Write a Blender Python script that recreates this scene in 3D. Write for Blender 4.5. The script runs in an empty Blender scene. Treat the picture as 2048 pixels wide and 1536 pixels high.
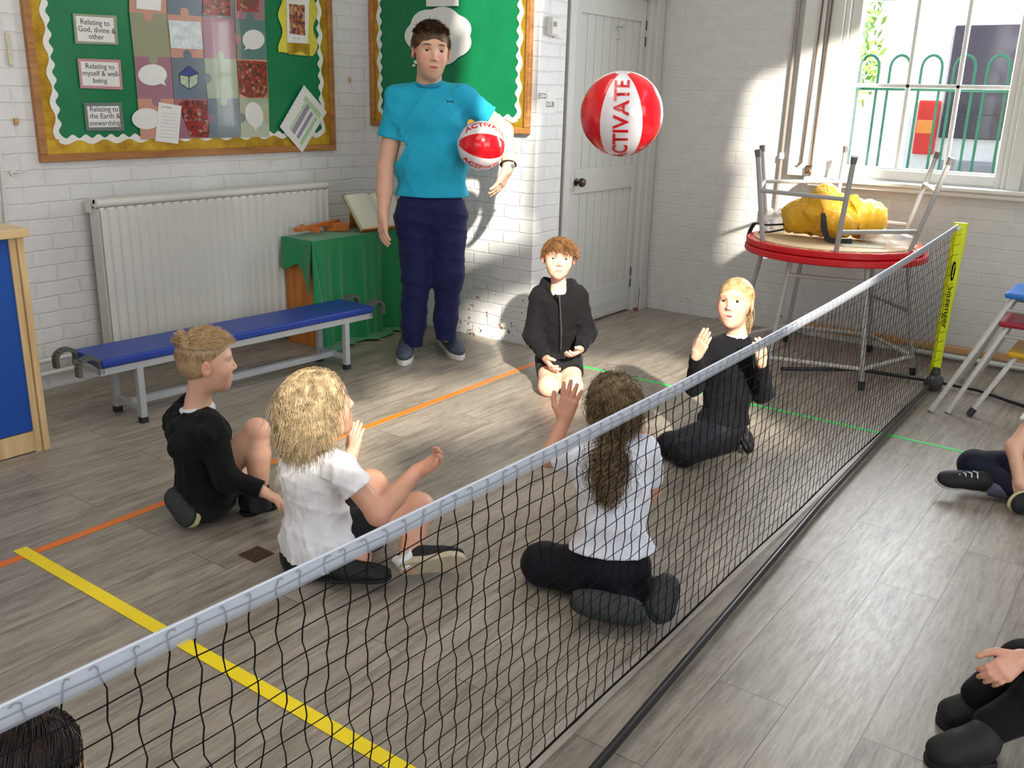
import bpy, bmesh, math, random
import numpy as np
from mathutils import Vector, Matrix
PI = math.pi
S = bpy.context.scene
COL = S.collection
# ------------------------------------------------------------------ camera
FL = 1865.0; CH = 1.45
_p, _r, _y = [math.radians(a) for a in (17.27, 1.566, 35.436)]
FW = np.array([math.cos(_y)*math.cos(_p), math.sin(_y)*math.cos(_p), -math.sin(_p)])
_rt = np.array([math.sin(_y), -math.cos(_y), 0.0]); _u = np.cross(_rt, FW)
RT = math.cos(_r)*_rt + math.sin(_r)*_u
UP = -math.sin(_r)*_rt + math.cos(_r)*_u
CAM = np.array([0, 0, CH])
cam = bpy.data.cameras.new('camera'); co = bpy.data.objects.new('camera', cam); COL.objects.link(co)
cam.sensor_width = 36; cam.lens = FL/2048*36; cam.clip_start = 0.05
co.matrix_world = Matrix(((RT[0], UP[0], -FW[0], 0), (RT[1], UP[1], -FW[1], 0), (RT[2], UP[2], -FW[2], CH), (0, 0, 0, 1)))
S.camera = co
S.view_settings.view_transform = 'Standard'; S.view_settings.look = 'None'
S.view_settings.gamma = 1; S.view_settings.use_curve_mapping = False
S.view_settings.exposure = -0.4
# ------------------------------------------------------------------ daylight
W = bpy.data.worlds.new('sky'); S.world = W; W.use_nodes = True
bg = W.node_tree.nodes['Background']
_n = W.node_tree.nodes; _l = W.node_tree.links
_tc = _n.new('ShaderNodeTexCoord'); _sp = _n.new('ShaderNodeSeparateXYZ'); _cr = _n.new('ShaderNodeValToRGB')
_l.new(_tc.outputs['Generated'], _sp.inputs[0]); _l.new(_sp.outputs[2], _cr.inputs[0])
_cr.color_ramp.elements[0].color = (1.0, 0.99, 0.96, 1); _cr.color_ramp.elements[1].color = (0.62, 0.78, 1.0, 1)
_l.new(_cr.outputs[0], bg.inputs[0]); bg.inputs[1].default_value = 2.6
SUNAZ, SUNEL = math.radians(48), math.radians(30)
sd = Vector((math.cos(SUNAZ)*math.cos(SUNEL), math.sin(SUNAZ)*math.cos(SUNEL), -math.sin(SUNEL)))
sl = bpy.data.lights.new('sun', 'SUN'); sl.energy = 13.0; sl.angle = math.radians(1.6); sl.color = (1.0, 0.93, 0.80)
so = bpy.data.objects.new('sun', sl); COL.objects.link(so); so.rotation_euler = sd.to_track_quat('-Z', 'Y').to_euler()
def area(name, loc, direction, sx, sy, energy, color):
    a = bpy.data.lights.new(name, 'AREA'); a.shape = 'RECTANGLE'; a.size = sx; a.size_y = sy; a.energy = energy; a.color = color
    o = bpy.data.objects.new(name, a); COL.objects.link(o); o.location = loc
    o.rotation_euler = Vector(direction).to_track_quat('-Z', 'Y').to_euler(); return o
# added fill lights at unseen windows behind and beside the camera, and one overhead
area('window_fill_rear', (-3.92, -0.6, 2.2), (1, 0.12, -0.14), 5.0, 2.0, 10, (0.95, 0.97, 1.0))
area('window_fill_side', (0.4, -3.92, 2.2), (0.0, 1, -0.12), 4.2, 2.0, 105, (0.88, 0.94, 1.0))
area('window_light_front', (6.24, 1.35, 1.85), (-1, 0.0, -0.1), 0.9, 1.6, 125, (0.93, 0.97, 1.0))
area('overhead_fill_light', (1.7, 1.9, 3.36), (0, 0, -1), 2.4, 1.2, 38, (1.0, 0.90, 0.76))
# ------------------------------------------------------------------ pixel helpers (a point of the photo turned into a point of the room)
def ray(px, py): return FW + RT*(px-1024)/FL - UP*(py-768)/FL
def D(px, py, k): return CAM + ray(px, py)*k
def onZ(px, py, z=0.0):
    d = ray(px, py); return CAM + d*((z-CH)/d[2])
def onX(px, py, x):
    d = ray(px, py); return CAM + d*(x/d[0])
def onY(px, py, y):
    d = ray(px, py); return CAM + d*(y/d[1])
# ------------------------------------------------------------------ materials
def srgb(r, g, b):
    f = lambda c: (c/255)/12.92 if c/255 <= 0.04045 else ((c/255+0.055)/1.055)**2.4
    return (f(r), f(g), f(b), 1)
class NT:
    def __init__(s, name):
        s.m = bpy.data.materials.new(name); s.m.use_nodes = True; s.t = s.m.node_tree; s.b = s.t.nodes['Principled BSDF']
    def n(s, kind, **kw):
        q = s.t.nodes.new(kind)
        for k, v in kw.items(): setattr(q, k, v)
        return q
    def l(s, a, b): s.t.links.new(a, b)
    def coord(s, scale=(1, 1, 1), out='Object', rot=(0, 0, 0), loc=(0, 0, 0)):
        c = s.n('ShaderNodeTexCoord'); mp = s.n('ShaderNodeMapping'); mp.inputs['Scale'].default_value = scale
        mp.inputs['Rotation'].default_value = rot; mp.inputs['Location'].default_value = loc
        s.l(c.outputs[out], mp.inputs[0]); return mp.outputs[0]
    def noise(s, vec, scale, detail=3, rough=0.55):
        q = s.n('ShaderNodeTexNoise'); q.inputs['Scale'].default_value = scale; q.inputs['Detail'].default_value = detail
        q.inputs['Roughness'].default_value = rough; s.l(vec, q.inputs[0]); return q.outputs[0]
    def ramp(s, fac, stops):
        q = s.n('ShaderNodeValToRGB'); e = q.color_ramp.elements
        while len(e) < len(stops): e.new(0.5)
        for i, (p, c) in enumerate(stops):
            e[i].position = p; e[i].color = c if len(c) == 4 else (*c, 1)
        s.l(fac, q.inputs[0]); return q.outputs[0]
    def mix(s, fac, a, b, mode='MIX'):
        q = s.n('ShaderNodeMix', data_type='RGBA', blend_type=mode)
        for i, v in ((0, fac), (6, a), (7, b)):
            if hasattr(v, 'is_output'): s.l(v, q.inputs[i])
            else: q.inputs[i].default_value = v
        return q.outputs[2]
    def math(s, op, a, b=0.0, c=0.0):
        q = s.n('ShaderNodeMath', operation=op)
        for i, v in enumerate((a, b, c)):
            if hasattr(v, 'is_output'): s.l(v, q.inputs[i])
            else: q.inputs[i].default_value = v
        return q.outputs[0]
    def bump(s, h, strength=0.3, dist=0.01):
        q = s.n('ShaderNodeBump'); q.inputs['Strength'].default_value = strength; q.inputs['Distance'].default_value = dist
        s.l(h, q.inputs['Height']); s.l(q.outputs[0], s.b.inputs['Normal'])
    def base(s, c):
        if hasattr(c, 'is_output'): s.l(c, s.b.inputs['Base Color'])
        else: s.b.inputs['Base Color'].default_value = c
_mc = {}
def M(name, c, rough=0.6, metal=0.0, var=0.06, nscale=30, bump=0.0, bscale=200, sheen=0.0, spec=0.5, coat=0.0):
    if name in _mc: return _mc[name]
    t = NT(name); t.b.inputs['Roughness'].default_value = rough; t.b.inputs['Metallic'].default_value = metal
    t.b.inputs['Specular IOR Level'].default_value = spec; t.b.inputs['Coat Weight'].default_value = coat
    c = (*c[:3], 1)
    v = t.coord(); nz = t.noise(v, nscale)
    t.base(t.ramp(nz, [(0.3, tuple(x*(1-var) for x in c[:3])), (0.7, tuple(min(1, x*(1+var)) for x in c[:3]))]))
    if bump: t.bump(t.noise(v, bscale, 2), bump, 0.004)
    if sheen: t.b.inputs['Sheen Weight'].default_value = sheen; t.b.inputs['Sheen Roughness'].default_value = 0.5
    _mc[name] = t.m; return t.m
def wood(name, c1, c2, scale=(2, 30, 30), rough=0.45, bump=0.1):
    if name in _mc: return _mc[name]
    t = NT(name); v = t.coord(scale); nz = t.noise(v, 1.0, 5, 0.6)
    t.base(t.ramp(nz, [(0.3, c1), (0.7, c2)])); t.b.inputs['Roughness'].default_value = rough; t.bump(nz, bump, 0.002)
    _mc[name] = t.m; return t.m
def brick_mat(name, base, chips=0.0, soft=0.0):
    t = NT(name); c = t.n('ShaderNodeTexCoord'); sp = t.n('ShaderNodeSeparateXYZ'); t.l(c.outputs['Object'], sp.inputs[0])
    w0 = t.noise(c.outputs['Object'], 5.0, 3)
    sx = t.math('ADD', sp.outputs[0], sp.outputs[1]); sx = t.math('ADD', sx, t.math('MULTIPLY', t.math('SUBTRACT', w0, 0.5), 0.03))
    w1 = t.noise(c.outputs['Object'], 9.0, 2)
    sz = t.math('ADD', sp.outputs[2], t.math('MULTIPLY', t.math('SUBTRACT', w1, 0.5), 0.018))
    cb = t.n('ShaderNodeCombineXYZ'); t.l(sx, cb.inputs[0]); t.l(sz, cb.inputs[1])
    b = t.n('ShaderNodeTexBrick'); t.l(cb.outputs[0], b.inputs[0]); b.inputs['Scale'].default_value = 1.0
    b.inputs['Brick Width'].default_value = 0.225; b.inputs['Row Height'].default_value = 0.075
    b.inputs['Mortar Size'].default_value = 0.006; b.inputs['Mortar Smooth'].default_value = 0.6; b.inputs['Bias'].default_value = 0
    h = t.math('SUBTRACT', 1.0, b.outputs['Fac'])
    fine = t.noise(c.outputs['Object'], 45.0, 4); med = t.noise(c.outputs['Object'], 14.0, 3)
    hh = t.math('ADD', h, t.math('ADD', t.math('MULTIPLY', fine, 0.35), t.math('MULTIPLY', med, 0.9)))
    t.bump(hh, 0.55*(1-soft), 0.0065)
    col = t.ramp(med, [(0.25, tuple(x*0.93 for x in base[:3])), (0.6, base[:3])])
    col = t.mix(t.math('MULTIPLY', b.outputs['Fac'], 0.03), col, (0.40, 0.40, 0.42, 1))
    if chips:
        nz = t.noise(c.outputs['Object'], 26.0, 3, 0.6); low = t.math('MULTIPLY', t.math('SUBTRACT', 0.42, sp.outputs[2]), 0.22)
        f = t.math('GREATER_THAN', t.math('ADD', nz, low), 0.745-chips*0.03)
        n2 = t.noise(c.outputs['Object'], 8.0, 1)
        col = t.mix(f, col, t.ramp(n2, [(0.4, (0.10, 0.05, 0.035)), (0.6, (0.32, 0.13, 0.08))]))
    t.base(col); t.b.inputs['Roughness'].default_value = 0.42; return t.m
def floor_mat():
    t = NT('vinyl_plank_floor'); c = t.n('ShaderNodeTexCoord')
    mp = t.n('ShaderNodeMapping'); mp.inputs['Location'].default_value = (0.40, -0.027, 0); t.l(c.outputs['Object'], mp.inputs[0])
    b = t.n('ShaderNodeTexBrick'); t.l(mp.outputs[0], b.inputs[0]); b.inputs['Scale'].default_value = 1
    b.inputs['Brick Width'].default_value = 1.22; b.inputs['Row Height'].default_value = 0.184; b.inputs['Mortar Size'].default_value = 0.0016
    b.inputs['Mortar Smooth'].default_value = 0.1; b.offset = 0.34; b.offset_frequency = 2
    b.inputs['Color1'].default_value = (0, 0, 0, 1); b.inputs['Color2'].default_value = (1, 1, 1, 1); b.inputs['Bias'].default_value = 0.0
    # per plank offset of the grain
    ad = t.n('ShaderNodeVectorMath', operation='MULTIPLY_ADD'); t.l(b.outputs['Color'], ad.inputs[0]); ad.inputs[1].default_value = (7, 3, 5); t.l(c.outputs['Object'], ad.inputs[2])
    def st(sc, loc=(0, 0, 0)):
        m2 = t.n('ShaderNodeMapping'); m2.inputs['Scale'].default_value = sc; m2.inputs['Location'].default_value = loc; t.l(ad.outputs[0], m2.inputs[0]); return m2.outputs[0]
    g1 = t.noise(st((3.6, 34, 1)), 1.0, 8, 0.74); g2 = t.noise(st((16, 130, 1), (3, 1, 0)), 1.0, 5, 0.75); g3 = t.noise(st((2.4, 8, 1)), 1.0, 4, 0.6)
    g = t.math('ADD', t.math('MULTIPLY', g1, 0.55), t.math('ADD', t.math('MULTIPLY', g2, 0.3), t.math('MULTIPLY', g3, 0.22)))
    col = t.ramp(g, [(0.40, (0.150, 0.125, 0.098)), (0.485, (0.240, 0.207, 0.168)), (0.56, (0.320, 0.280, 0.230)), (0.68, (0.42, 0.372, 0.31))])
    tone = t.ramp(b.outputs['Color'], [(0, (0.92, 0.92, 0.92)), (1, (1.06, 1.06, 1.06))])
    col = t.mix(1.0, col, tone, 'MULTIPLY')
    col = t.mix(t.math('MULTIPLY', b.outputs['Fac'], 0.7), col, (0.06, 0.055, 0.05, 1))
    t.base(col)
    t.l(t.ramp(g2, [(0.3, (0.44,)*3), (0.7, (0.33,)*3)]), t.b.inputs['Roughness']); t.b.inputs['Specular IOR Level'].default_value = 0.55
    t.bump(t.math('SUBTRACT', t.math('MULTIPLY', g2, 0.25), b.outputs['Fac']), 0.3, 0.0015)
    return t.m
# ------------------------------------------------------------------ mesh helpers
def tag(o, label=None, cat=None, group=None, kind=None):
    if label: o['label'] = label
    if cat: o['category'] = cat
    if group: o['group'] = group
    if kind: o['kind'] = kind
    return o
def empty(name, loc=(0, 0, 0), rz=0, **kw):
    o = bpy.data.objects.new(name, None); COL.objects.link(o); o.location = loc; o.rotation_euler = (0, 0, rz); o.empty_display_size = 0.1
    return tag(o, **kw)
class MB:
    """collects boxes, tubes and prisms, then links them as one mesh object"""
    def __init__(s): s.v = []; s.f = []; s.mi = []
    def add(s, v, f, m=0):
        o = len(s.v); s.v += [tuple(float(c) for c in p) for p in v]; s.f += [tuple(i+o for i in q) for q in f]; s.mi += [m]*len(f); return s
    def box(s, a, b, m=0, rz=0, piv=None):
        x0, y0, z0 = [min(a[i], b[i]) for i in range(3)]; x1, y1, z1 = [max(a[i], b[i]) for i in range(3)]
        v = [(x0, y0, z0), (x1, y0, z0), (x1, y1, z0), (x0, y1, z0), (x0, y0, z1), (x1, y0, z1), (x1, y1, z1), (x0, y1, z1)]
        if rz:
            pv = piv or ((x0+x1)/2, (y0+y1)/2); c, q = math.cos(rz), math.sin(rz)
            v = [(pv[0]+(x-pv[0])*c-(y-pv[1])*q, pv[1]+(x-pv[0])*q+(y-pv[1])*c, z) for x, y, z in v]
        return s.add(v, [(0, 3, 2, 1), (4, 5, 6, 7), (0, 1, 5, 4), (1, 2, 6, 5), (2, 3, 7, 6), (3, 0, 4, 7)], m)
    def tube(s, pts, r, n=10, m=0, cap=True, flat=None):
        P = [Vector(p) for p in pts]; rs = r if hasattr(r, '__len__') else [r]*len(P); ring = []; up = None
        for i, p in enumerate(P):
            a = P[max(0, i-1)]; b = P[min(len(P)-1, i+1)]; t = (b-a)
            t = t.normalized() if t.length > 1e-9 else Vector((0, 0, 1))
            if up is None:
                up = Vector((0, 0, 1)) if abs(t.z) < 0.9 else Vector((1, 0, 0))
            sx = t.cross(up)
            sx = sx.normalized() if sx.length > 1e-6 else t.orthogonal().normalized()
            sy = sx.cross(t).normalized(); up = sy
            k = flat if flat else 1.0
            ring.append([p+(sx*math.cos(2*PI*j/n)+sy*k*math.sin(2*PI*j/n))*rs[i] for j in range(n)])
        v = [q for rg in ring for q in rg]; f = []
        for i in range(len(P)-1):
            for j in range(n): f.append((i*n+j, i*n+(j+1) % n, (i+1)*n+(j+1) % n, (i+1)*n+j))
        if cap: f.append(tuple(range(n))[::-1]); f.append(tuple(range((len(P)-1)*n, len(P)*n)))
        return s.add(v, f, m)
    def prism(s, pts, d, m=0):
        """polygon of 3D points extruded by vector d"""
        n = len(pts); v = [tuple(p) for p in pts]+[tuple(np.array(p)+np.array(d)) for p in pts]
        f = [tuple(range(n)), tuple(range(n, 2*n))[::-1]]+[(i, i+n, (i+1) % n+n, (i+1) % n) for i in range(n)]
        return s.add(v, f, m)
    def lathe(s, c, prof, n=24, m=0, axis='z'):
        v = []
        for r, z in prof:
            for j in range(n):
                a = 2*PI*j/n; p = (r*math.cos(a), r*math.sin(a), z)
                if axis == 'y': p = (p[0], p[2], p[1])
                if axis == 'x': p = (p[2], p[0], p[1])
                v.append((c[0]+p[0], c[1]+p[1], c[2]+p[2]))
        f = []
        for i in range(len(prof)-1):
            for j in range(n): f.append((i*n+j, i*n+(j+1) % n, (i+1)*n+(j+1) % n, (i+1)*n+j))
        f.append(tuple(range(n))[::-1]); f.append(tuple(range((len(prof)-1)*n, len(prof)*n)))
        return s.add(v, f, m)
    def obj(s, name, mats, parent=None, smooth=False, bevel=0, seg=2):
        me = bpy.data.meshes.new(name); me.from_pydata(s.v, [], s.f)
        mats = mats if isinstance(mats, (list, tuple)) else [mats]
        for q in mats: me.materials.append(q)
        me.polygons.foreach_set('material_index', s.mi)
        bm = bmesh.new(); bm.from_mesh(me); bmesh.ops.recalc_face_normals(bm, faces=bm.faces); bm.to_mesh(me); bm.free()
        if smooth: me.shade_auto(math.radians(40)) if hasattr(me, 'shade_auto') else me.polygons.foreach_set('use_smooth', [True]*len(me.polygons))
        o = bpy.data.objects.new(name, me); COL.objects.link(o)
        if parent is not None:
            o.parent = parent; o.matrix_parent_inverse = Matrix.Translation(parent.location).inverted() if parent.type == 'EMPTY' and parent.rotation_euler.z == 0 else Matrix()
        if smooth:
            me.polygons.foreach_set('use_smooth', [True]*len(me.polygons))
            try: me.set_sharp_from_angle(angle=math.radians(38))
            except Exception: pass
        if bevel:
            b = o.modifiers.new('bevel', 'BEVEL'); b.width = bevel; b.segments = seg; b.limit_method = 'ANGLE'; b.angle_limit = math.radians(40)
        return o
def copy_tree(o, parent=None):
    c = o.copy(); COL.objects.link(c)
    if parent is not None: c.parent = parent
    for ch in list(o.children): copy_tree(ch, c)
    return c
def text_mesh(name, body, size, origin, xdir, ydir, mat, parent=None, extrude=0.0006, space=1.0, align='LEFT', sx=1.0, line=1.0, bold=0.0, warp=None):
    cu = bpy.data.curves.new('tmp', 'FONT'); cu.body = body; cu.size = size; cu.extrude = extrude; cu.align_x = align
    cu.space_character = space; cu.space_line = line; cu.offset = bold; cu.resolution_u = 3
    o = bpy.data.objects.new('tmp', cu); COL.objects.link(o)
    dg = bpy.context.evaluated_depsgraph_get(); me = bpy.data.meshes.new_from_object(o.evaluated_get(dg))
    bpy.data.objects.remove(o); bpy.data.curves.remove(cu)
    x = Vector(xdir).normalized(); y = Vector(ydir); y = (y-x*y.dot(x)).normalized() if warp is None else Vector(ydir).normalized(); z = x.cross(y)
    for v in me.vertices:
        c = v.co.copy()
        v.co = warp(c) if warp else Vector(origin)+x*c.x*sx+y*c.y+z*c.z
    me.name = name; me.materials.clear(); me.materials.append(mat)
    q = bpy.data.objects.new(name, me); COL.objects.link(q)
    if parent is not None: q.parent = parent; q.matrix_parent_inverse = Matrix.Translation(parent.location).inverted() if parent.type == 'EMPTY' else Matrix()
    return q
# ------------------------------------------------------------------ the room
RX0, RY0, LY, BX, DY, WX, CZ = -4.0, -4.0, 4.40, 4.48, 3.07, 5.95, 3.4
white = M('white_gloss_paint', srgb(216, 216, 211)[:3], 0.38, var=0.03, nscale=6)
bw_l = brick_mat('painted_brick_left', (0.74, 0.74, 0.745)); bw_b = brick_mat('painted_brick_alcove', (0.74, 0.74, 0.745), chips=1.0)
bw_w = brick_mat('painted_brick_window', (0.62, 0.62, 0.605), chips=-1.2, soft=0.35)
def struct(mb, name, mat, **kw):
    o = mb.obj(name, mat, **kw); o['kind'] = 'structure'; return o
fl = MB().box((RX0-.2, RY0-.2, -0.1), (WX+.2, LY+.2, 0)); struct(fl, 'floor', floor_mat())
struct(MB().box((RX0-.2, LY, 0), (BX+.2, LY+.25, CZ)), 'wall_left', bw_l)
struct(MB().box((BX, DY, 0), (BX+.275, LY, CZ)), 'wall_alcove', bw_b)
# wall with the door: leaf opening x 4.87..5.78, z 0..2.03
wd = MB().box((4.755, DY+.02, 2.12), (WX, DY+.25, CZ)).box((5.90, DY+.02, 0), (WX+.2, DY+.25, 2.12)).box((4.755, DY+.3, 0), (WX, DY+.35, 2.12))
struct(wd, 'wall_door', bw_w)
wy0, wy1, wz0, wz1 = 0.86, 1.86, 1.03, 2.75
ww = MB().box((WX, RY0, 0), (WX+.25, wy0, CZ)).box((WX, wy1, 0), (WX+.25, DY+.3, CZ)).box((WX, wy0, 0), (WX+.25, wy1, wz0)).box((WX, wy0, wz1), (WX+.25, wy1, CZ))
struct(ww, 'wall_window', bw_w)
plaster = M('plaster_paint', (0.58, 0.58, 0.56), 0.7, var=0.03, nscale=3)
# side and rear walls with tall windows (behind the camera)
b = MB().box((RX0-.2, RY0, 0), (RX0, LY, 1.1)).box((RX0-.2, RY0, 3.2), (RX0, LY, CZ)).box((RX0-.2, RY0, 1.1), (RX0, -3.1, 3.2)).box((RX0-.2, 1.9, 1.1), (RX0, LY, 3.2))
struct(b, 'wall_rear', plaster)
b = MB().box((RX0-.2, RY0-.2, 0), (WX+.25, RY0, 1.1)).box((RX0-.2, RY0-.2, 3.2), (WX+.25, RY0, CZ)).box((RX0-.2, RY0-.2, 1.1), (-1.8, RY0, 3.2)).box((2.6, RY0-.2, 1.1), (WX+.25, RY0, 3.2))
struct(b, 'wall_right', plaster)
# unseen roof, holes shaped so the sun lands on chosen patches
ca, sa, ce, se = math.cos(SUNAZ), math.sin(SUNAZ), math.cos(SUNEL), math.sin(SUNEL)
LIT = [(.95, 1.45, 2.0, 2.92), (1.45, 2.15, 1.68, 2.5), (.3, .95, 1.85, 2.35), (-.15, .3, 1.6, 2.15), (.88, 1.28, 3.15, 5.0), (2.75, 3.38, 3.0, 4.25)]
def lit(x, y):
    u = x*sa-y*ca; w = CZ*ce+(x*ca+y*sa)*se
    return any(a <= u <= b and c <= w <= d for a, b, c, d in LIT)
cs = 0.08; cm = MB(); ny = int(round((LY-RY0+.4)/cs)); nx = int(round((WX-RX0+.4)/cs))
for i in range(nx):
    x0 = RX0-.2+i*cs; j = 0
    while j < ny:
        if lit(x0+cs/2, RY0-.2+(j+.5)*cs): j += 1; continue
        k = j
        while k < ny and not lit(x0+cs/2, RY0-.2+(k+.5)*cs): k += 1
        cm.box((x0, RY0-.2+j*cs, CZ), (x0+cs, RY0-.2+k*cs, CZ+.08)); j = k
struct(cm, 'ceiling_sun_mask', plaster)
# ------------------------------------------------------------------ door
dw = M('door_paint', srgb(192, 193, 190)[:3], 0.4, var=0.03, nscale=5)
d1 = empty('door_1', (5.32, DY+.05, 0)); d1['kind'] = 'structure'
LX0, LX1, LZ1 = 4.868, 5.775, 2.05; yf = DY+.045
b = MB().box((LX0, yf, .012), (4.985, yf+.045, LZ1)).box((5.725, yf, .012), (LX1, yf+.045, LZ1)).box((4.985, yf, 1.918), (5.725, yf+.045, LZ1)).box((4.985, yf, .867), (5.725, yf+.045, 1.018)).box((4.985, yf, .012), (5.725, yf+.045, .225))
b.obj('door_frame_rails', dw, d1, bevel=0.004)
b = MB(); nb = 8
for k in range(nb):
    x0 = 4.985+(5.725-4.985)*k/nb; x1 = 4.985+(5.725-4.985)*(k+1)/nb
    b.box((x0+.0022, yf+.016, .22), (x1-.0022, yf+.036, 1.93))
b.box((4.98, yf+.03, .2), (5.73, yf+.04, 1.95))
b.obj('tongue_and_groove_panel', dw, d1, bevel=0.002)
knob = M('dark_brown_knob', srgb(58, 36, 28)[:3], 0.25)
b = MB().lathe((5.0, yf-.03, .94), [(0.006, -.035), (0.022, -.03), (0.028, -.018), (0.026, -.004), (0.012, .004), (0.011, .02), (0.024, .026), (0.024, .03)], 20, axis='y')
b.obj('door_knob', knob, d1, smooth=True)
MB().box((4.918, yf-.012, .90), (4.945, yf, .985)).obj('latch_plate', M('painted_metal', (.6, .6, .58), .3), d1, bevel=.004)
steel = M('brushed_steel', (.55, .55, .56), .3, metal=1.0)
MB().tube([(5.385, yf-.002, 1.86), (5.385, yf-.03, 1.84), (5.385, yf-.045, 1.81), (5.385, yf-.035, 1.79), (5.385, yf-.012, 1.79)], .004, 8).tube([(5.405, yf-.002, 1.87), (5.405, yf-.04, 1.86), (5.405, yf-.05, 1.88)], .004, 8).obj('coat_hook', steel, d1, smooth=True)
blk = M('hinge_dark', (.06, .055, .05), .5)
for z in (1.80, 1.90, .28, .20):
    MB().box((LX1-.004, yf-.007, z-.03), (LX1+.008, yf+.004, z+.03)).obj('hinge', blk, d1, bevel=.002)
MB().box((5.0, yf-.006, .03), (5.66, yf+.0, .045)).box((5.0, yf-.006, .10), (5.66, yf, .112)).box((5.0, yf-.005, .03), (5.012, yf, .11)).box((5.65, yf-.005, .03), (5.66, yf, .11)).box((5.1, yf-.005, .03), (5.108, yf, .11)).obj('kick_strip', dw, d1)
# casing
b = MB().box((4.757, DY-.004, 0), (4.775, DY+.03, 2.2), 1).box((4.775, DY-.012, 0), (4.845, DY+.06, 2.2)).box((4.845, DY+.012, 0), (LX0-.004, DY+.07, 2.12)).box((LX1+.004, DY+.012, 0), (5.83, DY+.07, 2.12)).box((5.83, DY-.012, 0), (5.925, DY+.06, 2.2)).box((4.775, DY-.012, 2.06), (5.925, DY+.05, 2.2))
b.box((5.83, DY-.02, 0), (5.925, DY, .17))
struct(b, 'trim_1', [dw, M('casing_gap_shadow_paint', (.16, .14, .14), .6)], bevel=.004)
MB().box((5.79, DY-.006, 0), (5.845, DY+.05, .018)).obj('trim_3', wood('red_wood_threshold', (.16, .05, .03), (.26, .09, .05)))['kind'] = 'structure'
# ------------------------------------------------------------------ window on the window wall
wi = empty('window_1', (WX, 1.35, 1.0)); wi['kind'] = 'structure'
gx = WX+.075
ys = [.925, 1.21, 1.478, 1.775]
def yy(px, py, x): return onX(px, py, x)
# sash stiles, rails and glazing bars
b = MB()
b.box((gx-.03, wy0+.01, wz0+.02), (gx+.03, .945, wz1)).box((gx-.03, 1.80, wz0+.02), (gx+.03, wy1-.01, wz1))
b.box((gx-.03, .945, wz0+.02), (gx+.03, 1.80, 1.085)).box((gx-.03, .945, wz1-.05), (gx+.03, 1.80, wz1))
for z in (1.555, 2.035): b.box((gx-.018, .945, z-.011), (gx+.012, 1.80, z+.011))
for y in (1.213, 1.488): b.box((gx-.018, y-.011, 1.085), (gx+.012, y+.011, wz1-.05))
b.box((gx-.022, .945, 2.03), (gx+.022, 1.80, 2.075))
b.obj('sash_frame', white, wi, bevel=.003)
g = NT('window_glass'); g.b.inputs['Roughness'].default_value = 0.0; g.b.inputs['Transmission Weight'].default_value = 1.0; g.b.inputs['IOR'].default_value = 1.05; g.base((1, 1, 1, 1))
_o = g.t.nodes['Material Output']; _tr = g.n('ShaderNodeBsdfTransparent'); _gl = g.n('ShaderNodeBsdfGlossy'); _gl.inputs['Roughness'].default_value = .02; _mx = g.n('ShaderNodeMixShader'); _mx.inputs[0].default_value = .05
g.l(_tr.outputs[0], _mx.inputs[1]); g.l(_gl.outputs[0], _mx.inputs[2]); g.l(_mx.outputs[0], _o.inputs['Surface'])
MB().box((gx-.002, .94, 1.08), (gx+.001, 1.805, wz1-.04)).obj('window_pane', g.m, wi)
# casing boards and mouldings either side, sill below
b = MB()
for (a, c, x0) in ((1.785, 1.845, -.004), (1.845, 1.875, -.03), (1.875, 1.965, -.045), (1.965, 1.985, -.02), (1.985, 2.115, -.05)): b.box((WX+x0, a, 1.008), (WX+.05, c, 2.9))
for (a, c, x0) in ((.795, .865, -.045), (.865, .895, -.025), (.895, .935, -.004)): b.box((WX+x0, a, 1.008), (WX+.05, c, 2.9))
b.box((WX-.006, .93, 1.02), (WX+.06, 1.80, 1.075))
b.obj('casing', white, wi, bevel=.006)
b = MB().box((WX-.115, .70, .985), (WX+.06, 1.985, 1.010)).box((WX-.085, .72, .955), (WX+.02, 1.97, .985))
b.obj('window_sill', white, wi, bevel=.009, seg=3)
# conduit and pull rods left of the window
pl = M('old_conduit_paint', srgb(150, 138, 130)[:3], .45)
b = MB().tube([(WX-.02, 2.160, 3.4), (WX-.02, 2.170, 1.15), (WX-.02, 2.175, .66)], .011, 12)
o = b.obj('conduit', pl, smooth=True); tag(o, 'thin grey vertical conduit pipe on the white brick wall left of the window', 'pipe')
c = MB().lathe((WX-.02, 2.171, 1.12), [(.011, -.02), (.017, -.018), (.017, .015), (.011, .02)], 14).obj('coupling', white, o, smooth=True); c.parent = o
o = empty('sash_pole', (WX-.075, 2.03, 1.05), label='long thin brown pole with a hook end hanging beside the conduit', cat='pole')
rod = M('brown_rod', srgb(96, 74, 62)[:3], .5)
MB().tube([(WX-.065, 1.985, 3.3), (WX-.07, 2.010, 1.6), (WX-.065, 2.022, 1.09)], .0055, 8).obj('shaft', rod, o, smooth=True)
MB().tube([(WX-.065, 2.022, 1.095), (WX-.068, 2.032, 1.078), (WX-.068, 2.045, 1.082)], .006, 8).obj('hook', rod, o, smooth=True)
o = empty('pull_rod', (WX-.06, 1.95, 1.0), label='second brown pull rod beside the window casing, ending in a bronze bracket', cat='pole')
MB().tube([(WX-.058, 1.94, 3.3), (WX-.06, 1.953, 1.7), (WX-.06, 1.966, 1.07)], .006, 8).obj('shaft', rod, o, smooth=True)
br = M('bronze_bracket', srgb(128, 92, 58)[:3], .35, metal=.8)
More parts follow.
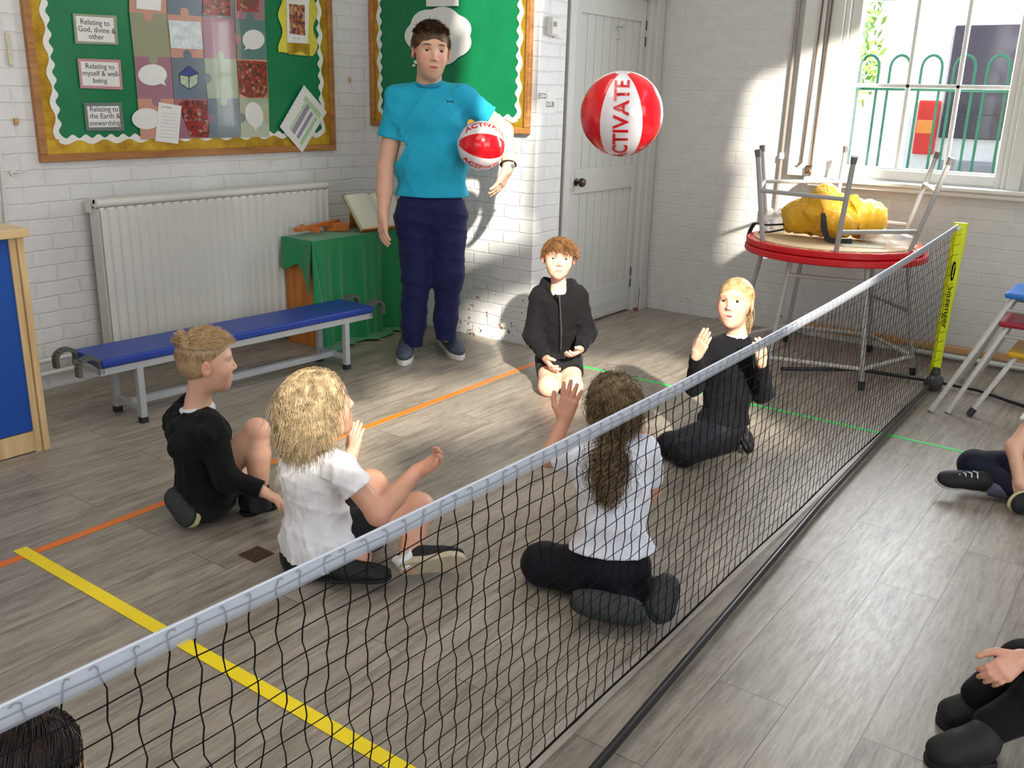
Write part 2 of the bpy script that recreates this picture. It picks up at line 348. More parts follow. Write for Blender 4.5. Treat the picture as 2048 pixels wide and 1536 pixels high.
MB().box((WX-.075, 1.955, 1.025), (WX-.045, 1.99, 1.032)).box((WX-.075, 1.955, 1.068), (WX-.045, 1.99, 1.075)).box((WX-.075, 1.985, 1.025), (WX-.06, 1.99, 1.075)).tube([(WX-.06, 1.96, 1.03), (WX-.06, 1.975, 1.07)], .004).tube([(WX-.06, 1.98, 1.03), (WX-.06, 1.965, 1.06)], .004).obj('bracket', br, o)
# socket
q = onX(1535, 425, WX-.01)
o = MB().box((WX-.03, q[1]-.04, q[2]-.04), (WX, q[1]+.04, q[2]+.03)).obj('wall_socket', white, bevel=.006); tag(o, 'small white socket box on the brick wall behind the stacked tables', 'socket')
MB().box((WX-.034, q[1]-.012, q[2]-.012), (WX-.028, q[1]+.012, q[2]+.012)).obj('switch_rocker', M('socket_grey', (.5, .5, .5), .4), o)
# skirting
sk = wood('pale_batten_wood', srgb(176, 132, 88)[:3], srgb(222, 184, 134)[:3], (20, 2, 30))
struct(MB().box((WX-.05, -2.5, .045), (WX-.012, 2.0, .085)), 'trim_2', sk, bevel=.004)
struct(MB().box((WX-.03, -2.5, 0), (WX, 1.9, .05)), 'baseboard_window', white, bevel=.003)
o = MB().tube([(WX-.075, -2.5, .03), (WX-.075, 1.2, .03)], .014, 10).obj('heating_pipe', white, smooth=True); tag(o, 'white heating pipe along the foot of the window wall', 'pipe')
# ------------------------------------------------------------------ outside
og = M('pale_paving', (.62, .60, .56), .9); struct(MB().box((WX+.3, -6, -.1), (30, 12, 0)), 'ground', og)
rg = M('green_railing_paint', srgb(26, 118, 84)[:3], .4)
o = empty('railing', (7.3, 1.4, 0), label='green bow-topped metal railing standing outside the window', cat='railing')
b = MB().box((7.28, -.6, 1.545), (7.32, 3.0, 1.585)).box((7.28, -.6, .25), (7.32, 3.0, .28)); b.obj('rail', rg, o)
for k in range(13):
    yc = 2.73-.2135*k; h = .068
    pts = [(7.3, yc-h, .02), (7.3, yc-h, 1.70)]+[(7.3, yc-h*math.cos(a*PI/8), 1.70+.085*math.sin(a*PI/8)) for a in range(1, 8)]+[(7.3, yc+h, 1.70), (7.3, yc+h, .02)]
    MB().tube(pts, .0095, 8).obj('hoop', rg, o, smooth=True)
v = empty('van', (9.2, .9, 0), label='white van parked beyond the green railing with a dark rear window', cat='van')
vw = M('white_van_paint', (.85, .85, .85), .25); vg = M('dark_van_glass', (.035, .03, .05), .12); vr = M('red_lamp_lens', (.75, .03, .02), .2); vo = M('amber_lamp_lens', (.95, .32, .05), .2); vgr = M('grey_bumper', (.3, .3, .33), .5)
MB().box((8.45, -.75, .35), (12.5, 2.1, 2.35)).obj('body', vw, v, bevel=.09, seg=4)
MB().box((8.425, -.3, 1.37), (8.46, 1.79, 2.06)).obj('rear_window', vg, v, bevel=.01)
MB().box((8.415, -.3, 1.20), (8.455, 1.79, 1.39)).obj('window_trim', vg, v, bevel=.008)
a = onX(1838, 200, 8.4); c = onX(1862, 325, 8.4)
MB().box((8.41, c[1], c[2]+.06), (8.46, a[1], a[2])).obj('tail_lamp', vr, v, bevel=.012)
MB().box((8.402, c[1]+.02, (a[2]+c[2])/2-.02), (8.43, a[1]-.01, (a[2]+c[2])/2+.09)).obj('indicator_lens', vo, v, bevel=.01)
MB().box((8.36, -.7, .80), (8.5, 1.75, 1.03)).obj('bumper', vgr, v, bevel=.03)
for (x, y) in ((9.2, 2.0), (11.8, 2.0), (9.2, -.65), (11.8, -.65)):
    MB().lathe((x, y, .35), [(.02, -.1), (.30, -.1), (.35, -.06), (.35, .06), (.30, .1), (.02, .1)], 24, axis='y').obj('wheel', M('tyre', (.03, .03, .03), .8), v, smooth=True)
rnd = random.Random(4)
lf = M('sunlit_leaf', srgb(150, 190, 90)[:3], .6, var=.35, nscale=3)
def tree(cx, cy, z0, z1, rad, n, label):
    t = empty('tree', (cx, cy, 0), label=label, cat='tree', group='trees beyond the railing')
    MB().tube([(cx, cy, 0), (cx+.05, cy, z0+.4), (cx, cy+.05, (z0+z1)/2)], [.09, .07, .04], 8).tube([(cx, cy, z0), (cx+.4, cy+.3, z1-.5)], [.04, .02], 6).tube([(cx, cy, z0), (cx-.3, cy-.3, z1-.6)], [.04, .02], 6).obj('trunk', M('bark', (.14, .10, .07), .9), t, smooth=True)
    b = MB()
    for _ in range(n):
        a = rnd.uniform(0, 2*PI); rr = rad*rnd.random()**.5; z = rnd.uniform(z0, z1); s = rnd.uniform(.04, .09)
        q = math.sin(PI*(z-z0)/(z1-z0))**.5; p = Vector((cx+rr*q*math.cos(a), cy+rr*q*math.sin(a), z))
        e1 = Vector((rnd.gauss(0, 1), rnd.gauss(0, 1), rnd.gauss(0, 1))).normalized(); e2 = e1.orthogonal().normalized()
        b.add([p-e1*s, p-e2*s*.5, p+e1*s, p+e2*s*.5+e1.cross(e2)*.01], [(0, 1, 2, 3)])
    b.obj('foliage', lf, t)
tree(12.0, 4.3, .9, 3.4, 1.0, 2400, 'loose sunlit green tree seen through the upper left panes')
tree(14.5, 5.6, .3, 3.6, 1.5, 2600, 'paler tree further off behind the railing')
# ------------------------------------------------------------------ tapes and floor plate
def strip(name, a, c, w, mat, label):
    a = Vector((a[0], a[1], 0)); c = Vector((c[0], c[1], 0)); n = (c-a).normalized().cross(Vector((0, 0, 1)))*w/2
    o = MB().prism([a-n, a+n, c+n, c-n], (0, 0, .0012)).obj(name, mat); return tag(o, label, 'floor tape')
t1 = M('orange_tape', srgb(232, 122, 44)[:3], .4, var=.03); t2 = M('yellow_tape', srgb(250, 222, 30)[:3], .4, var=.03); t3 = M('green_tape', srgb(62, 214, 104)[:3], .4, var=.03)
strip('orange_tape', (.7, 2.80), (4.28, 2.835), .036, t1, 'long orange tape line on the floor running past the seated boy')
y_ = strip('yellow_tape', (1.295, 2.86), (1.285, .95), .042, t2, 'yellow tape line on the floor crossing under the net'); y_.location.z = .0013
strip('green_tape', (4.335, 2.66), (4.285, .60), .026, t3, 'thin green tape line on the floor behind the kneeling girl')
pc = M('bronze_floor_plate', srgb(92, 70, 54)[:3], .35, metal=.4)
o = MB().box((1.705, 2.20, 0), (1.785, 2.285, .0022)).obj('floor_plate', pc); tag(o, 'small square bronze socket plate set in the floor beside the child in white', 'floor plate')
MB().box((1.735, 2.225, .002), (1.745, 2.262, .0045)).box((1.731, 2.222, .002), (1.75, 2.23, .0045)).box((1.731, 2.258, .002), (1.75, 2.266, .0045)).obj('catch', blk, o)
# ------------------------------------------------------------------ notice boards
oak = wood('oak_board_frame', srgb(142, 92, 48)[:3], srgb(186, 130, 76)[:3], (3, 40, 40)); felt = M('green_backing_paper', srgb(8, 118, 72)[:3], .42, var=.08, nscale=9, bump=.25, bscale=14)
def gold_mat(name, axis):
    t = NT(name); v = t.coord(); w = t.n('ShaderNodeTexWave', wave_type='BANDS', bands_direction=axis); w.inputs['Scale'].default_value = 38; t.l(v, w.inputs[0])
    t.base(t.ramp(t.noise(v, 12), [(.3, srgb(176, 132, 30)), (.7, srgb(222, 182, 62))])); t.b.inputs['Metallic'].default_value = .55; t.b.inputs['Roughness'].default_value = .38
    t.bump(w.outputs[1], .5, .002); return t.m
gx_, gy_, gz_ = gold_mat('gold_corrugated_x', 'X'), gold_mat('gold_corrugated_y', 'Y'), gold_mat('gold_corrugated_z', 'Z')
scal = M('white_scallop_card', (.80, .80, .78), .6, var=.02)
def board(name, label, fr, uv, u0, u1, z0, z1, goldmats, gw=.066, fw=.036):
    """uv(u, z, d) gives a point of the wall, d metres off it"""
    cu, cz = (u0+u1)/2, (z0+z1)/2; e = empty(name, uv(cu, z0, 0), label=label, cat='notice board')
    def bx(mb, a, b_, c, d_, t0, t1, m=0):
        mb.prism([uv(a, c, t0), uv(b_, c, t0), uv(b_, d_, t0), uv(a, d_, t0)], np.array(uv(a, c, t1))-np.array(uv(a, c, t0)), m); return mb
    f = MB(); bx(f, u0, u1, z0, z0+fw, 0, .03); bx(f, u0, u1, z1-fw, z1, 0, .03); bx(f, u0, u0+fw, z0+fw, z1-fw, 0, .03); bx(f, u1-fw, u1, z0+fw, z1-fw, 0, .03)
    f.obj('frame', oak, e, bevel=.005)
    bx(MB(), u0+fw, u1-fw, z0+fw, z1-fw, .001, .012).obj('backing_paper', felt, e)
    g = MB(); a, b_, c, d_ = u0+fw, u1-fw, z0+fw, z1-fw
    bx(g, a, b_, c, c+gw, .012, .0145); bx(g, a, b_, d_-gw, d_, .012, .0145); bx(g, a, a+gw, c+gw, d_-gw, .012, .0145, 1); bx(g, b_-gw, b_, c+gw, d_-gw, .012, .0145, 1)
    g.obj('gold_border', goldmats, e)
    w = MB()
    def wave(p0, p1, inward, n, dep=.0150):
        pts_o = []; pts_i = []
        L = math.hypot(p1[0]-p0[0], p1[1]-p0[1]); per = .066
        for i in range(n+1):
            t = i/n; u = p0[0]+(p1[0]-p0[0])*t; z = p0[1]+(p1[1]-p0[1])*t
            so_ = .010*math.sin(2*PI*t*L/per/2); si_ = .009*math.sin(2*PI*t*L/per+1.2)
            pts_o.append((u-inward[0]*(.015+so_), z-inward[1]*(.015+so_))); pts_i.append((u+inward[0]*(.012+si_), z+inward[1]*(.012+si_)))
        for i in range(n):
            q = [pts_o[i], pts_o[i+1], pts_i[i+1], pts_i[i]]
            P = [np.array(uv(x, z, dep)) for x, z in q]; w.prism(P, np.array(uv(0, 0, .0012))-np.array(uv(0, 0, 0)))
    a, b_, c, d_ = a+gw, b_-gw, c+gw, d_-gw
    wave((a, c), (b_, c), (0, 1), 150); wave((a, c), (a, d_), (1, 0), 110, .0164); wave((b_, c), (b_, d_), (-1, 0), 110, .0164); wave((a, d_), (b_, d_), (0, -1), 150)
    w.obj('scalloped_trim', scal, e); return e
uvA = lambda u, z, d: (u, LY-d, z)
uvB = lambda u, z, d: (BX-d, u, z)
board('display_board', 'long green notice board in an oak frame with gold border above the radiator', 0, uvA, 2.325, 4.195, 1.088, 2.35, [gx_, gz_])
board('notice_board', 'green notice board with gold edging behind the standing man', 0, uvB, 3.105, 4.33, 1.235, 2.45, [gy_, gz_], gw=.05, fw=.034)
BY = LY-.0185
def cardpx(name, px, mat, off=0.0, th=.0012, label=None, cat='paper', group=None, plane='A', parent=None):
    y = BY-off; pts = [onY(a, b, y) if plane == 'A' else onX(a, b, BX-.0185-off) for a, b in px]
    o = MB().prism(pts, (0, -th, 0) if plane == 'A' else (-th, 0, 0)).obj(name, mat, parent)
    if label: tag(o, label, cat, group)
    return o
def cr(*p): return [(x/2.926, y/2.926) for x, y in p]
paper = M('white_paper', (.78, .78, .77), .6, var=.02); ink = M('black_ink', (.03, .03, .035), .5)
pol = M('olive_laminate', srgb(150, 158, 130)[:3], .25, var=.03, coat=.5); ppk = M('pink_laminate', srgb(198, 140, 148)[:3], .25, var=.03, coat=.5); pgr = M('grey_laminate', srgb(108, 120, 118)[:3], .25, var=.03, coat=.5)
def caption(name, outer, inner, m, text, label, tsz, lines_org):
    o = cardpx(name, outer, m, 0, label=label, cat='sign'); cardpx('white_panel', inner, paper, .0014, parent=o)
    for s_, (a, b) in zip(text, lines_org):
        p0 = onY(a/2.926, b/2.926, BY-.0029); p1 = onY(a/2.926+40, b/2.926-1.4, BY-.0029)
        text_mesh('lettering', s_, tsz, p0, (1, 0, 0), (0, 0, 1), ink, o, extrude=.0003)
caption('caption_card', cr((424, 78), (680, 92), (692, 262), (440, 255)), cr((441, 92), (662, 106), (672, 250), (456, 240)), pol, ['Relating to', 'God, divine &', 'other'], 'olive edged card reading Relating to God, divine and other', .0345, [(470, 140), (457, 182), (520, 226)])
caption('caption_card', cr((452, 342), (704, 350), (718, 525), (470, 515)), cr((470, 358), (690, 366), (702, 508), (484, 500)), ppk, ['Relating to', 'myself & well-', 'being'], 'pink edged card reading Relating to myself and well-being', .0345, [(500, 400), (483, 441), (545, 484)])
caption('caption_card', cr((488, 602), (712, 600), (728, 765), (505, 765)), cr((508, 622), (694, 620), (706, 742), (522, 746)), pgr, ['Relating to', 'the Earth &', 'stewardship'], 'grey edged card reading Relating to the Earth and stewardship', .0345, [(525, 653), (526, 693), (526, 735)])
# jigsaw of laminated pieces
def lam(n, c): return M('laminate_'+n, srgb(*c)[:3], .16, var=.04, nscale=4, coat=.6, bump=.12, bscale=9)
mau, sla, sag, pea, oli, tea = lam('mauve', (158, 112, 128)), lam('slate', (108, 122, 134)), lam('sage', (160, 172, 148)), lam('peach', (200, 146, 128)), lam('olive', (150, 152, 124)), lam('teal', (92, 118, 122))
cx = [[755, 975, 1182, 1372, 1545], [755, 975, 1182, 1372, 1552], [783, 1000, 1192, 1385, 1562], [803, 1018, 1212, 1398, 1572], [822, 1040, 1225, 1410, 1578]]
ryl = [-180, 70, 330, 577, 815]; ryr = [-110, 122, 350, 575, 800]
gm = [[pea, sla, sla, mau], [oli, pea, mau, tea], [mau, sla, sag, pea], [pea, mau, sla, sag]]
nm = [['peach', 'slate', 'slate', 'mauve'], ['olive', 'peach', 'mauve', 'teal'], ['mauve', 'slate', 'sage', 'peach'], ['peach', 'mauve', 'slate', 'sage']]
rown = ['top', 'second', 'third', 'bottom']; coln = ['left hand', 'second', 'third', 'right hand']
tabs = {(0, 0): 'b', (1, 0): 'b', (1, 1): 't', (1, 2): 'tr', (2, 1): 't', (1, 3): 't', (2, 0): 'b', (2, 1): 'tr', (2, 2): 'tb', (3, 1): 'r', (3, 2): 'r', (3, 0): ''}
def lerp(a, b, t): return a+(b-a)*t
for r in range(4):
    for c in range(4):
        def node(i, j):
            return (cx[i][j]/2.926, lerp(ryl[i], ryr[i], j/4)/2.926)
        q = [node(r, c), node(r, c+1), node(r+1, c+1), node(r+1, c)]
        q = [(a+(.4 if i in (0, 3) else -.4), b) for i, (a, b) in enumerate(q)]
        y = BY-.0004*((r+c) % 2)
        P = [onY(a, b, y) for a, b in q]; b = MB().prism(P, (0, -.0007, 0))
        for s_ in tabs.get((r, c), ''):
            m_ = {'t': (P[0]+P[1])/2, 'b': (P[2]+P[3])/2, 'r': (P[1]+P[2])/2}[s_]; cen = (P[0]+P[1]+P[2]+P[3])/4
            dr = (m_-cen); dr /= np.linalg.norm(dr); m_ = m_+dr*.012
            b.prism([m_+np.array((math.cos(2*PI*k/18)*.026, -.0009, math.sin(2*PI*k/18)*.026)) for k in range(18)], (0, -.0007, 0))
        tag(b.obj('jigsaw_card', gm[r][c]), '%s laminated jigsaw card, %s of the %s row on the green display board' % (nm[r][c], coln[c], rown[r]), 'card', 'jigsaw cards on the display board')
def bubble(cx_, cy_, rx, ry, tail, mat, label, rot=0):
    px = []; ta = math.atan2(tail[1]-cy_, tail[0]-cx_)
    for k in range(40):
        a = 2*PI*k/40; x = rx*math.cos(a); y_ = ry*math.sin(a); X_ = cx_+x*math.cos(rot)-y_*math.sin(rot); Y_ = cy_+x*math.sin(rot)+y_*math.cos(rot)
        if abs((math.atan2(Y_-cy_, X_-cx_)-ta+PI) % (2*PI)-PI) < .09: px.append(tail)
        else: px.append((X_, Y_))
    cardpx('speech_bubble', cr(*px), mat, .0022, label=label, cat='speech bubble', group='speech bubbles on the display board')
bubble(892, 438, 84, 62, (972, 504), paper, 'white paper speech bubble beside the cube drawing')
bubble(1483, 232, 64, 58, (1430, 294), paper, 'white paper speech bubble high on the teal card')
bubble(1487, 672, 52, 76, (1495, 768), paper, 'tall leaning white speech bubble low on the sage card', rot=-.25)
bubble(856, 695, 84, 62, (960, 735), paper, 'white speech bubble tucked behind the lined sheet, bottom left card')
# photographs of children in red
def photo_mat(name, ground, seed):
    t = NT(name); v = t.coord((1, 1, 1), loc=(seed, 0, seed)); vo = t.n('ShaderNodeTexVoronoi'); vo.inputs['Scale'].default_value = 60; t.l(v, vo.inputs[0])
    c = t.ramp(vo.outputs['Color'], [(.15, ground), (.4, srgb(168, 40, 34)[:3]), (.7, srgb(190, 52, 40)[:3]), (.9, srgb(206, 160, 130)[:3])])
    n2 = t.noise(v, 60, 2); c = t.mix(t.math('MULTIPLY', n2, .7), c, (*ground, 1)); t.base(c); t.b.inputs['Roughness'].default_value = .2; return t.m
ph1 = photo_mat('group_photo_a', srgb(60, 40, 36)[:3], 1.0); ph2 = photo_mat('group_photo_b', srgb(44, 40, 40)[:3], 3.3); ph3 = photo_mat('group_photo_c', srgb(90, 80, 90)[:3], 5.7)
cardpx('photograph', cr((1040, 583), (1210, 590), (1215, 700), (1076, 700)), ph1, .0030, label='upper group photograph of children in red on the bottom row', cat='photograph', group='photographs on the display board')
cardpx('photograph', cr((1078, 706), (1218, 704), (1222, 803), (1118, 800)), ph1, .0030, label='lower group photograph of children in red, just above the gold border', cat='photograph', group='photographs on the display board')
cardpx('photograph', cr((1388, 352), (1560, 362), (1566, 568), (1455, 572), (1402, 548)), ph2, .0030, label='group photograph of children in red on the right of the third row', cat='photograph', group='photographs on the display board')
cardpx('photograph', cr((1185, -60), (1352, -50), (1348, 95), (1190, 86)), ph2, .0030, label='dark group photograph at the top of the board, cut by the frame edge', cat='photograph', group='photographs on the display board')
cardpx('photograph', cr((1385, -60), (1518, -50), (1512, 72), (1388, 62)), ph3, .0030, label='mauve mounted photograph collage at the top right of the jigsaw', cat='photograph', group='photographs on the display board')
cloudm = NT('cloud_drawing'); _v = cloudm.coord(); cloudm.base(cloudm.ramp(cloudm.noise(_v, 22, 4, .7), [(.35, srgb(176, 196, 210)), (.6, srgb(226, 228, 226))])); cloudm.b.inputs['Roughness'].default_value = .4
cardpx('drawing', cr((985, 118), (1172, 128), (1188, 290), (1000, 282)), cloudm.m, .0026, label='pale blue cloudy picture sheet on the peach jigsaw card', cat='drawing')
wr = cardpx('worksheet', cr((795, -60), (945, -60), (940, 64), (798, 50)), paper, .0026, label='white handwritten sheet at the top left of the jigsaw', cat='paper')
ls = cardpx('worksheet', cr((928, 598), (1062, 620), (1042, 842), (908, 825)), paper, .0042, label='white lined sheet hanging over the gold border beside a photograph', cat='paper')
b = MB(); gl = M('grey_ruled_ink', (.35, .36, .4), .6)
for k in range(8):
    y0 = 660+k*20; a = cr((945-k*1.6, y0), (1045-k*1.6, y0+10)); p = [onY(*a[0], BY-.0056), onY(*a[1], BY-.0056)]
    b.prism([p[0], p[1], p[1]+np.array((0, 0, .0015)), p[0]+np.array((0, 0, .0015))], (0, -.0002, 0))
b.obj('ruled_lines', gl, ls)
tx = cr((945, 628), (1035, 645)); text_mesh('lettering', 'God Beliefs', .013, onY(*tx[0], BY-.0056), (1, 0, -.1), (0, 0, 1), ink, ls, extrude=.0002)
# cube drawing
blue = M('blue_roof_ink', srgb(26, 54, 128)[:3], .4); cub = cardpx('cube_picture', cr((1103, 384), (1160, 425), (1160, 490), (1106, 524), (1052, 488), (1048, 432)), ink, .0026, label='hexagonal cube drawing with a blue top on the slate card', cat='drawing')
cardpx('cube_top', cr((1103, 388), (1156, 427), (1105, 445), (1052, 434)), blue, .0040, parent=cub)
cu2 = M('cube_side_colours', srgb(176, 190, 168)[:3], .5, var=.3, nscale=40); cardpx('cube_side', cr((1054, 440), (1102, 450), (1103, 518), (1056, 486)), cu2, .0040, parent=cub); cardpx('cube_side', cr((1109, 450), (1156, 434), (1156, 488), (1109, 518)), cu2, .0040, parent=cub)
# gold scroll with an icon print
yg = M('yellow_gold_foil', srgb(232, 214, 84)[:3], .3, metal=.35)
def scroll(x0, x1, y0, y1, n=14):
    L = [(x0+8*math.sin(t*2.6*PI), lerp(y0, y1, t)) for t in [i/n for i in range(n+1)]]; R = [(x1+8*math.sin(t*2.6*PI), lerp(y0, y1, t)) for t in [i/n for i in range(n, -1, -1)]]
    return L+R
sc = cardpx('gold_scroll', cr(*([(1640+14*math.sin(i*.9), -60+i*28) for i in range(14)]+[(1660, 306), (1720, 318), (1770, 325), (1830, 328)]+[(1845+14*math.sin(i*.9+.4), 300-i*28) for i in range(13)])), yg, .002, label='wavy gold foil scroll on the right of the display board', cat='display')
bl_ = cardpx('gold_flap', cr((1680, 248), (1812, 256), (1812, 330), (1760, 300), (1700, 322), (1682, 310)), gz_, .0036, parent=sc)
ic = cardpx('icon_print', cr((1676, -40), (1810, -20), (1800, 256), (1680, 248)), paper, .0056, label='white card with an old religious picture on the gold scroll', cat='card')
icm = NT('icon_colours'); _v = icm.coord(); icm.base(icm.ramp(icm.noise(_v, 45, 3), [(.35, srgb(60, 56, 66)), (.5, srgb(150, 70, 56)), (.62, srgb(206, 166, 110)), (.75, srgb(110, 130, 150))])); cardpx('picture', cr((1692, 22), (1782, 30), (1786, 208), (1696, 196)), icm.m, .0072, parent=ic)
text_mesh('lettering', '18:45 - 06:00', .011, onY(1712/2.926, 226/2.926, BY-.0072), (1, 0, 0), (0, 0, 1), gl, ic, extrude=.0002)
# leaning laminated sheet bottom right
sh = cardpx('laminated_sheet', cr((1778, 498), (1912, 655), (1768, 893), (1637, 742)), paper, .0135, label='tilted laminated sheet with coloured bands at the lower right corner of the board', cat='paper')
lil = M('lilac_print', srgb(150, 140, 166)[:3], .5); lgr = M('pale_green_print', srgb(176, 204, 160)[:3], .5)
def band(u0, u1, v0, v1, m, off=.0150):
    O = np.array((1778, 498.)); U = np.array((134, 157.)); V_ = np.array((-141, 244.))
    cardpx('printed_band', cr(*[tuple(O+U*u+V_*v) for u, v in ((u0, v0), (u1, v0), (u1, v1), (u0, v1))]), m, off, parent=sh)
band(.2, .9, .12, .22, lgr); band(.36, .50, .22, .86, lil, .0153); band(.58, .68, .26, .86, lil); band(.76, .86, .26, .9, lgr); band(.28, .34, .24, .86, lgr)
b = MB()
for k in range(9):
    p = onY(*cr((1778-14.5*k-3, 515+24*k))[0], BY-.0152); b.prism([p+np.array((math.cos(j*PI/4)*.0022, 0, math.sin(j*PI/4)*.0022)) for j in range(8)], (0, -.0003, 0))
b.obj('binder_holes', ink, sh)
# second board: white cloud cut-out and label
cl = []
for k in range(60):
    a = 2*PI*k/60; rr = 1+.10*abs(math.sin(3.5*a)); cl.append((878+62*math.cos(a)*rr, 72+54*math.sin(a)*rr))
cardpx('cloud_cutout', cl, paper, 0, .003, label='white cloud shaped cut-out pinned to the board behind the man', cat='cut-out', plane='B')
for (x, y, r_) in ((833, 124, 5), (828, 131, 3)):
    cardpx('thought_dot', [(x+r_*math.cos(k*PI/6), y+r_*.8*math.sin(k*PI/6)) for k in range(12)], paper, 0, .003, label='small white thought bubble dot by the man\'s cheek' if r_ == 5 else 'tiny white thought bubble dot, lower of the two by the man\'s cheek', cat='cut-out', plane='B')
cardpx('title_card', [(852, -20), (918, -20), (917, 12), (853, 13)], paper, .002, .002, label='white card at the top of the board above the man', cat='card', plane='B')
# ------------------------------------------------------------------ thermostat, eco club note, wall oddments
o = MB().box((4.545, DY-.034, 1.762), (4.638, DY, 1.862)).obj('thermostat', white, bevel=.006); tag(o, 'white thermostat box on the brick return left of the door', 'thermostat')
MB().box((4.548, DY-.040, 1.770), (4.60, DY-.032, 1.855)).obj('control_face', M('offwhite_plastic', (.66, .66, .62), .35), o, bevel=.003)
MB().box((4.560, DY-.043, 1.81), (4.588, DY-.038, 1.835)).obj('dial_window', M('grey_display', (.25, .27, .26), .2), o)
MB().box((4.61, DY-.012, 1.755), (4.70, DY, 1.865)).obj('back_plate', white, o, bevel=.003)
o = MB().box((4.485, DY-.0016, 1.352), (4.668, DY-.0004, 1.465)).obj('paper_note', paper); tag(o, 'white handwritten ECO CLUB note taped to the brick beside the door frame', 'note')
text_mesh('lettering', 'ECO', .042, (4.49, DY-.0018, 1.430), (1, 0, 0), (0, 0, 1), ink, o, extrude=.0003, bold=.0006)
text_mesh('lettering', 'CLUB', .042, (4.565, DY-.0018, 1.385), (1, 0, 0), (0, 0, 1), ink, o, extrude=.0003, bold=.0006, sx=.85)
def wallbit(name, px, py, w, h, mat, label, cat):
    p = onY(px, py, LY-.01); o = MB().box((p[0]-w/2, LY-.014, p[2]-h/2), (p[0]+w/2, LY, p[2]+h/2)).obj(name, mat, bevel=.003); return tag(o, label, cat)
wallbit('cable_cleat', 19, 98, .02, .14, M('yellowed_plastic', srgb(206, 200, 176)[:3], .4), 'narrow yellowed plastic cleat on the brick left of the display board', 'cleat')
wallbit('wall_plug', 33, 243, .02, .03, M('wood_plug', srgb(190, 150, 100)[:3], .6), 'small wooden plug in the brick left of the display board', 'plug')
wallbit('wall_plug', 700, 160, .012, .03, M('wood_plug', (0, 0, 0)), 'small brown plug in the brick between the two boards', 'plug')
for px, py, lb in ((35, 345, 'painted iron hook on the brick above the low cabinet'), (545, 318, 'painted hook on the brick just under the display board')):
    p = onY(px, py, LY-.01); o = MB().tube([(p[0]-.02, LY, p[2]), (p[0]-.01, LY-.03, p[2]), (p[0]+.02, LY-.04, p[2]+.004), (p[0]+.03, LY-.03, p[2]+.006)], .004).lathe((p[0]-.02, LY-.006, p[2]), [(.014, -.004), (.014, .004)], 12, axis='y').obj('wall_hook', white, smooth=True); tag(o, lb, 'hook')
o = MB().tube([onY(0, 300, LY-.01), onY(12, 440, LY-.01), onY(30, 640, LY-.01)], .008, 8).obj('cable_run', white, smooth=True); tag(o, 'white painted cable running down the brick beside the cabinet', 'cable')
# ------------------------------------------------------------------ radiator
rad = empty('radiator', (3.25, 4.28, .17), label='long white ribbed panel radiator on the left wall under the display board', cat='radiator')
rw = M('radiator_enamel', srgb(212, 212, 208)[:3], .35, var=.02, nscale=5)
def rpanel(y):
    b = MB(); x0, x1, z0, z1 = 2.515, 3.995, .15, .875; n = 28; prof = []
    for k in range(n):
        a = x0+(x1-x0)*k/n; w = (x1-x0)/n
        prof += [(a, y), (a+w*.30, y), (a+w*.42, y+.014), (a+w*.72, y+.014), (a+w*.88, y)]
    prof.append((x1, y)); rows = [(z0, 1), (z0+.012, .1), (z0+.05, 0), (z1-.05, 0), (z1-.012, .1), (z1, 1)]
    v = []
    for z, t in rows:
        for (x, yy_) in prof: v.append((x, lerp(yy_, y+.004, t), z))
    m = len(prof); f = [(i*m+j, i*m+j+1, (i+1)*m+j+1, (i+1)*m+j) for i in range(len(rows)-1) for j in range(m-1)]
    b.add(v, f); return b.box((x0, y+.012, z0), (x1, y+.02, z1))
rpanel(4.245).obj('front_panel', rw, rad, bevel=0); rpanel(4.31).obj('rear_panel', rw, rad)
b = MB().tube([(2.50, 4.262, .895), (4.0, 4.262, .895)], .021, 14).box((2.50, 4.262, .895), (4.0, 4.345, .915)).box((2.497, 4.30, .85), (2.505, 4.345, .905))
b.obj('top_grille', rw, rad, smooth=True)
MB().box((2.508, 4.258, .15), (2.514, 4.33, .87)).obj('end_panel', rw, rad); MB().box((3.996, 4.258, .15), (4.002, 4.33, .87)).obj('end_panel', rw, rad)
o = MB().tube([(2.6, 4.33, .13), (2.45, 4.33, .13), (2.40, 4.345, .16), (1.0, 4.345, .16)], .012, 10).tube([(2.5, 4.36, .09), (1.0, 4.36, .09)], .012, 10).obj('radiator_pipes', rw, smooth=True); tag(o, 'pair of white heating pipes low on the wall between cabinet and radiator', 'pipe')
MB().tube([(2.02, 4.36, .10), (2.02, 4.36, .03)], .009).tube([(2.0, 4.36, .03), (2.05, 4.35, .03)], .006).obj('drain_cock', rw, o, smooth=True)
MB().lathe((2.45, 4.31, .13), [(.012, -.03), (.02, -.02), (.02, .03), (.012, .05)], 12).obj('valve', rw, rad, smooth=True)
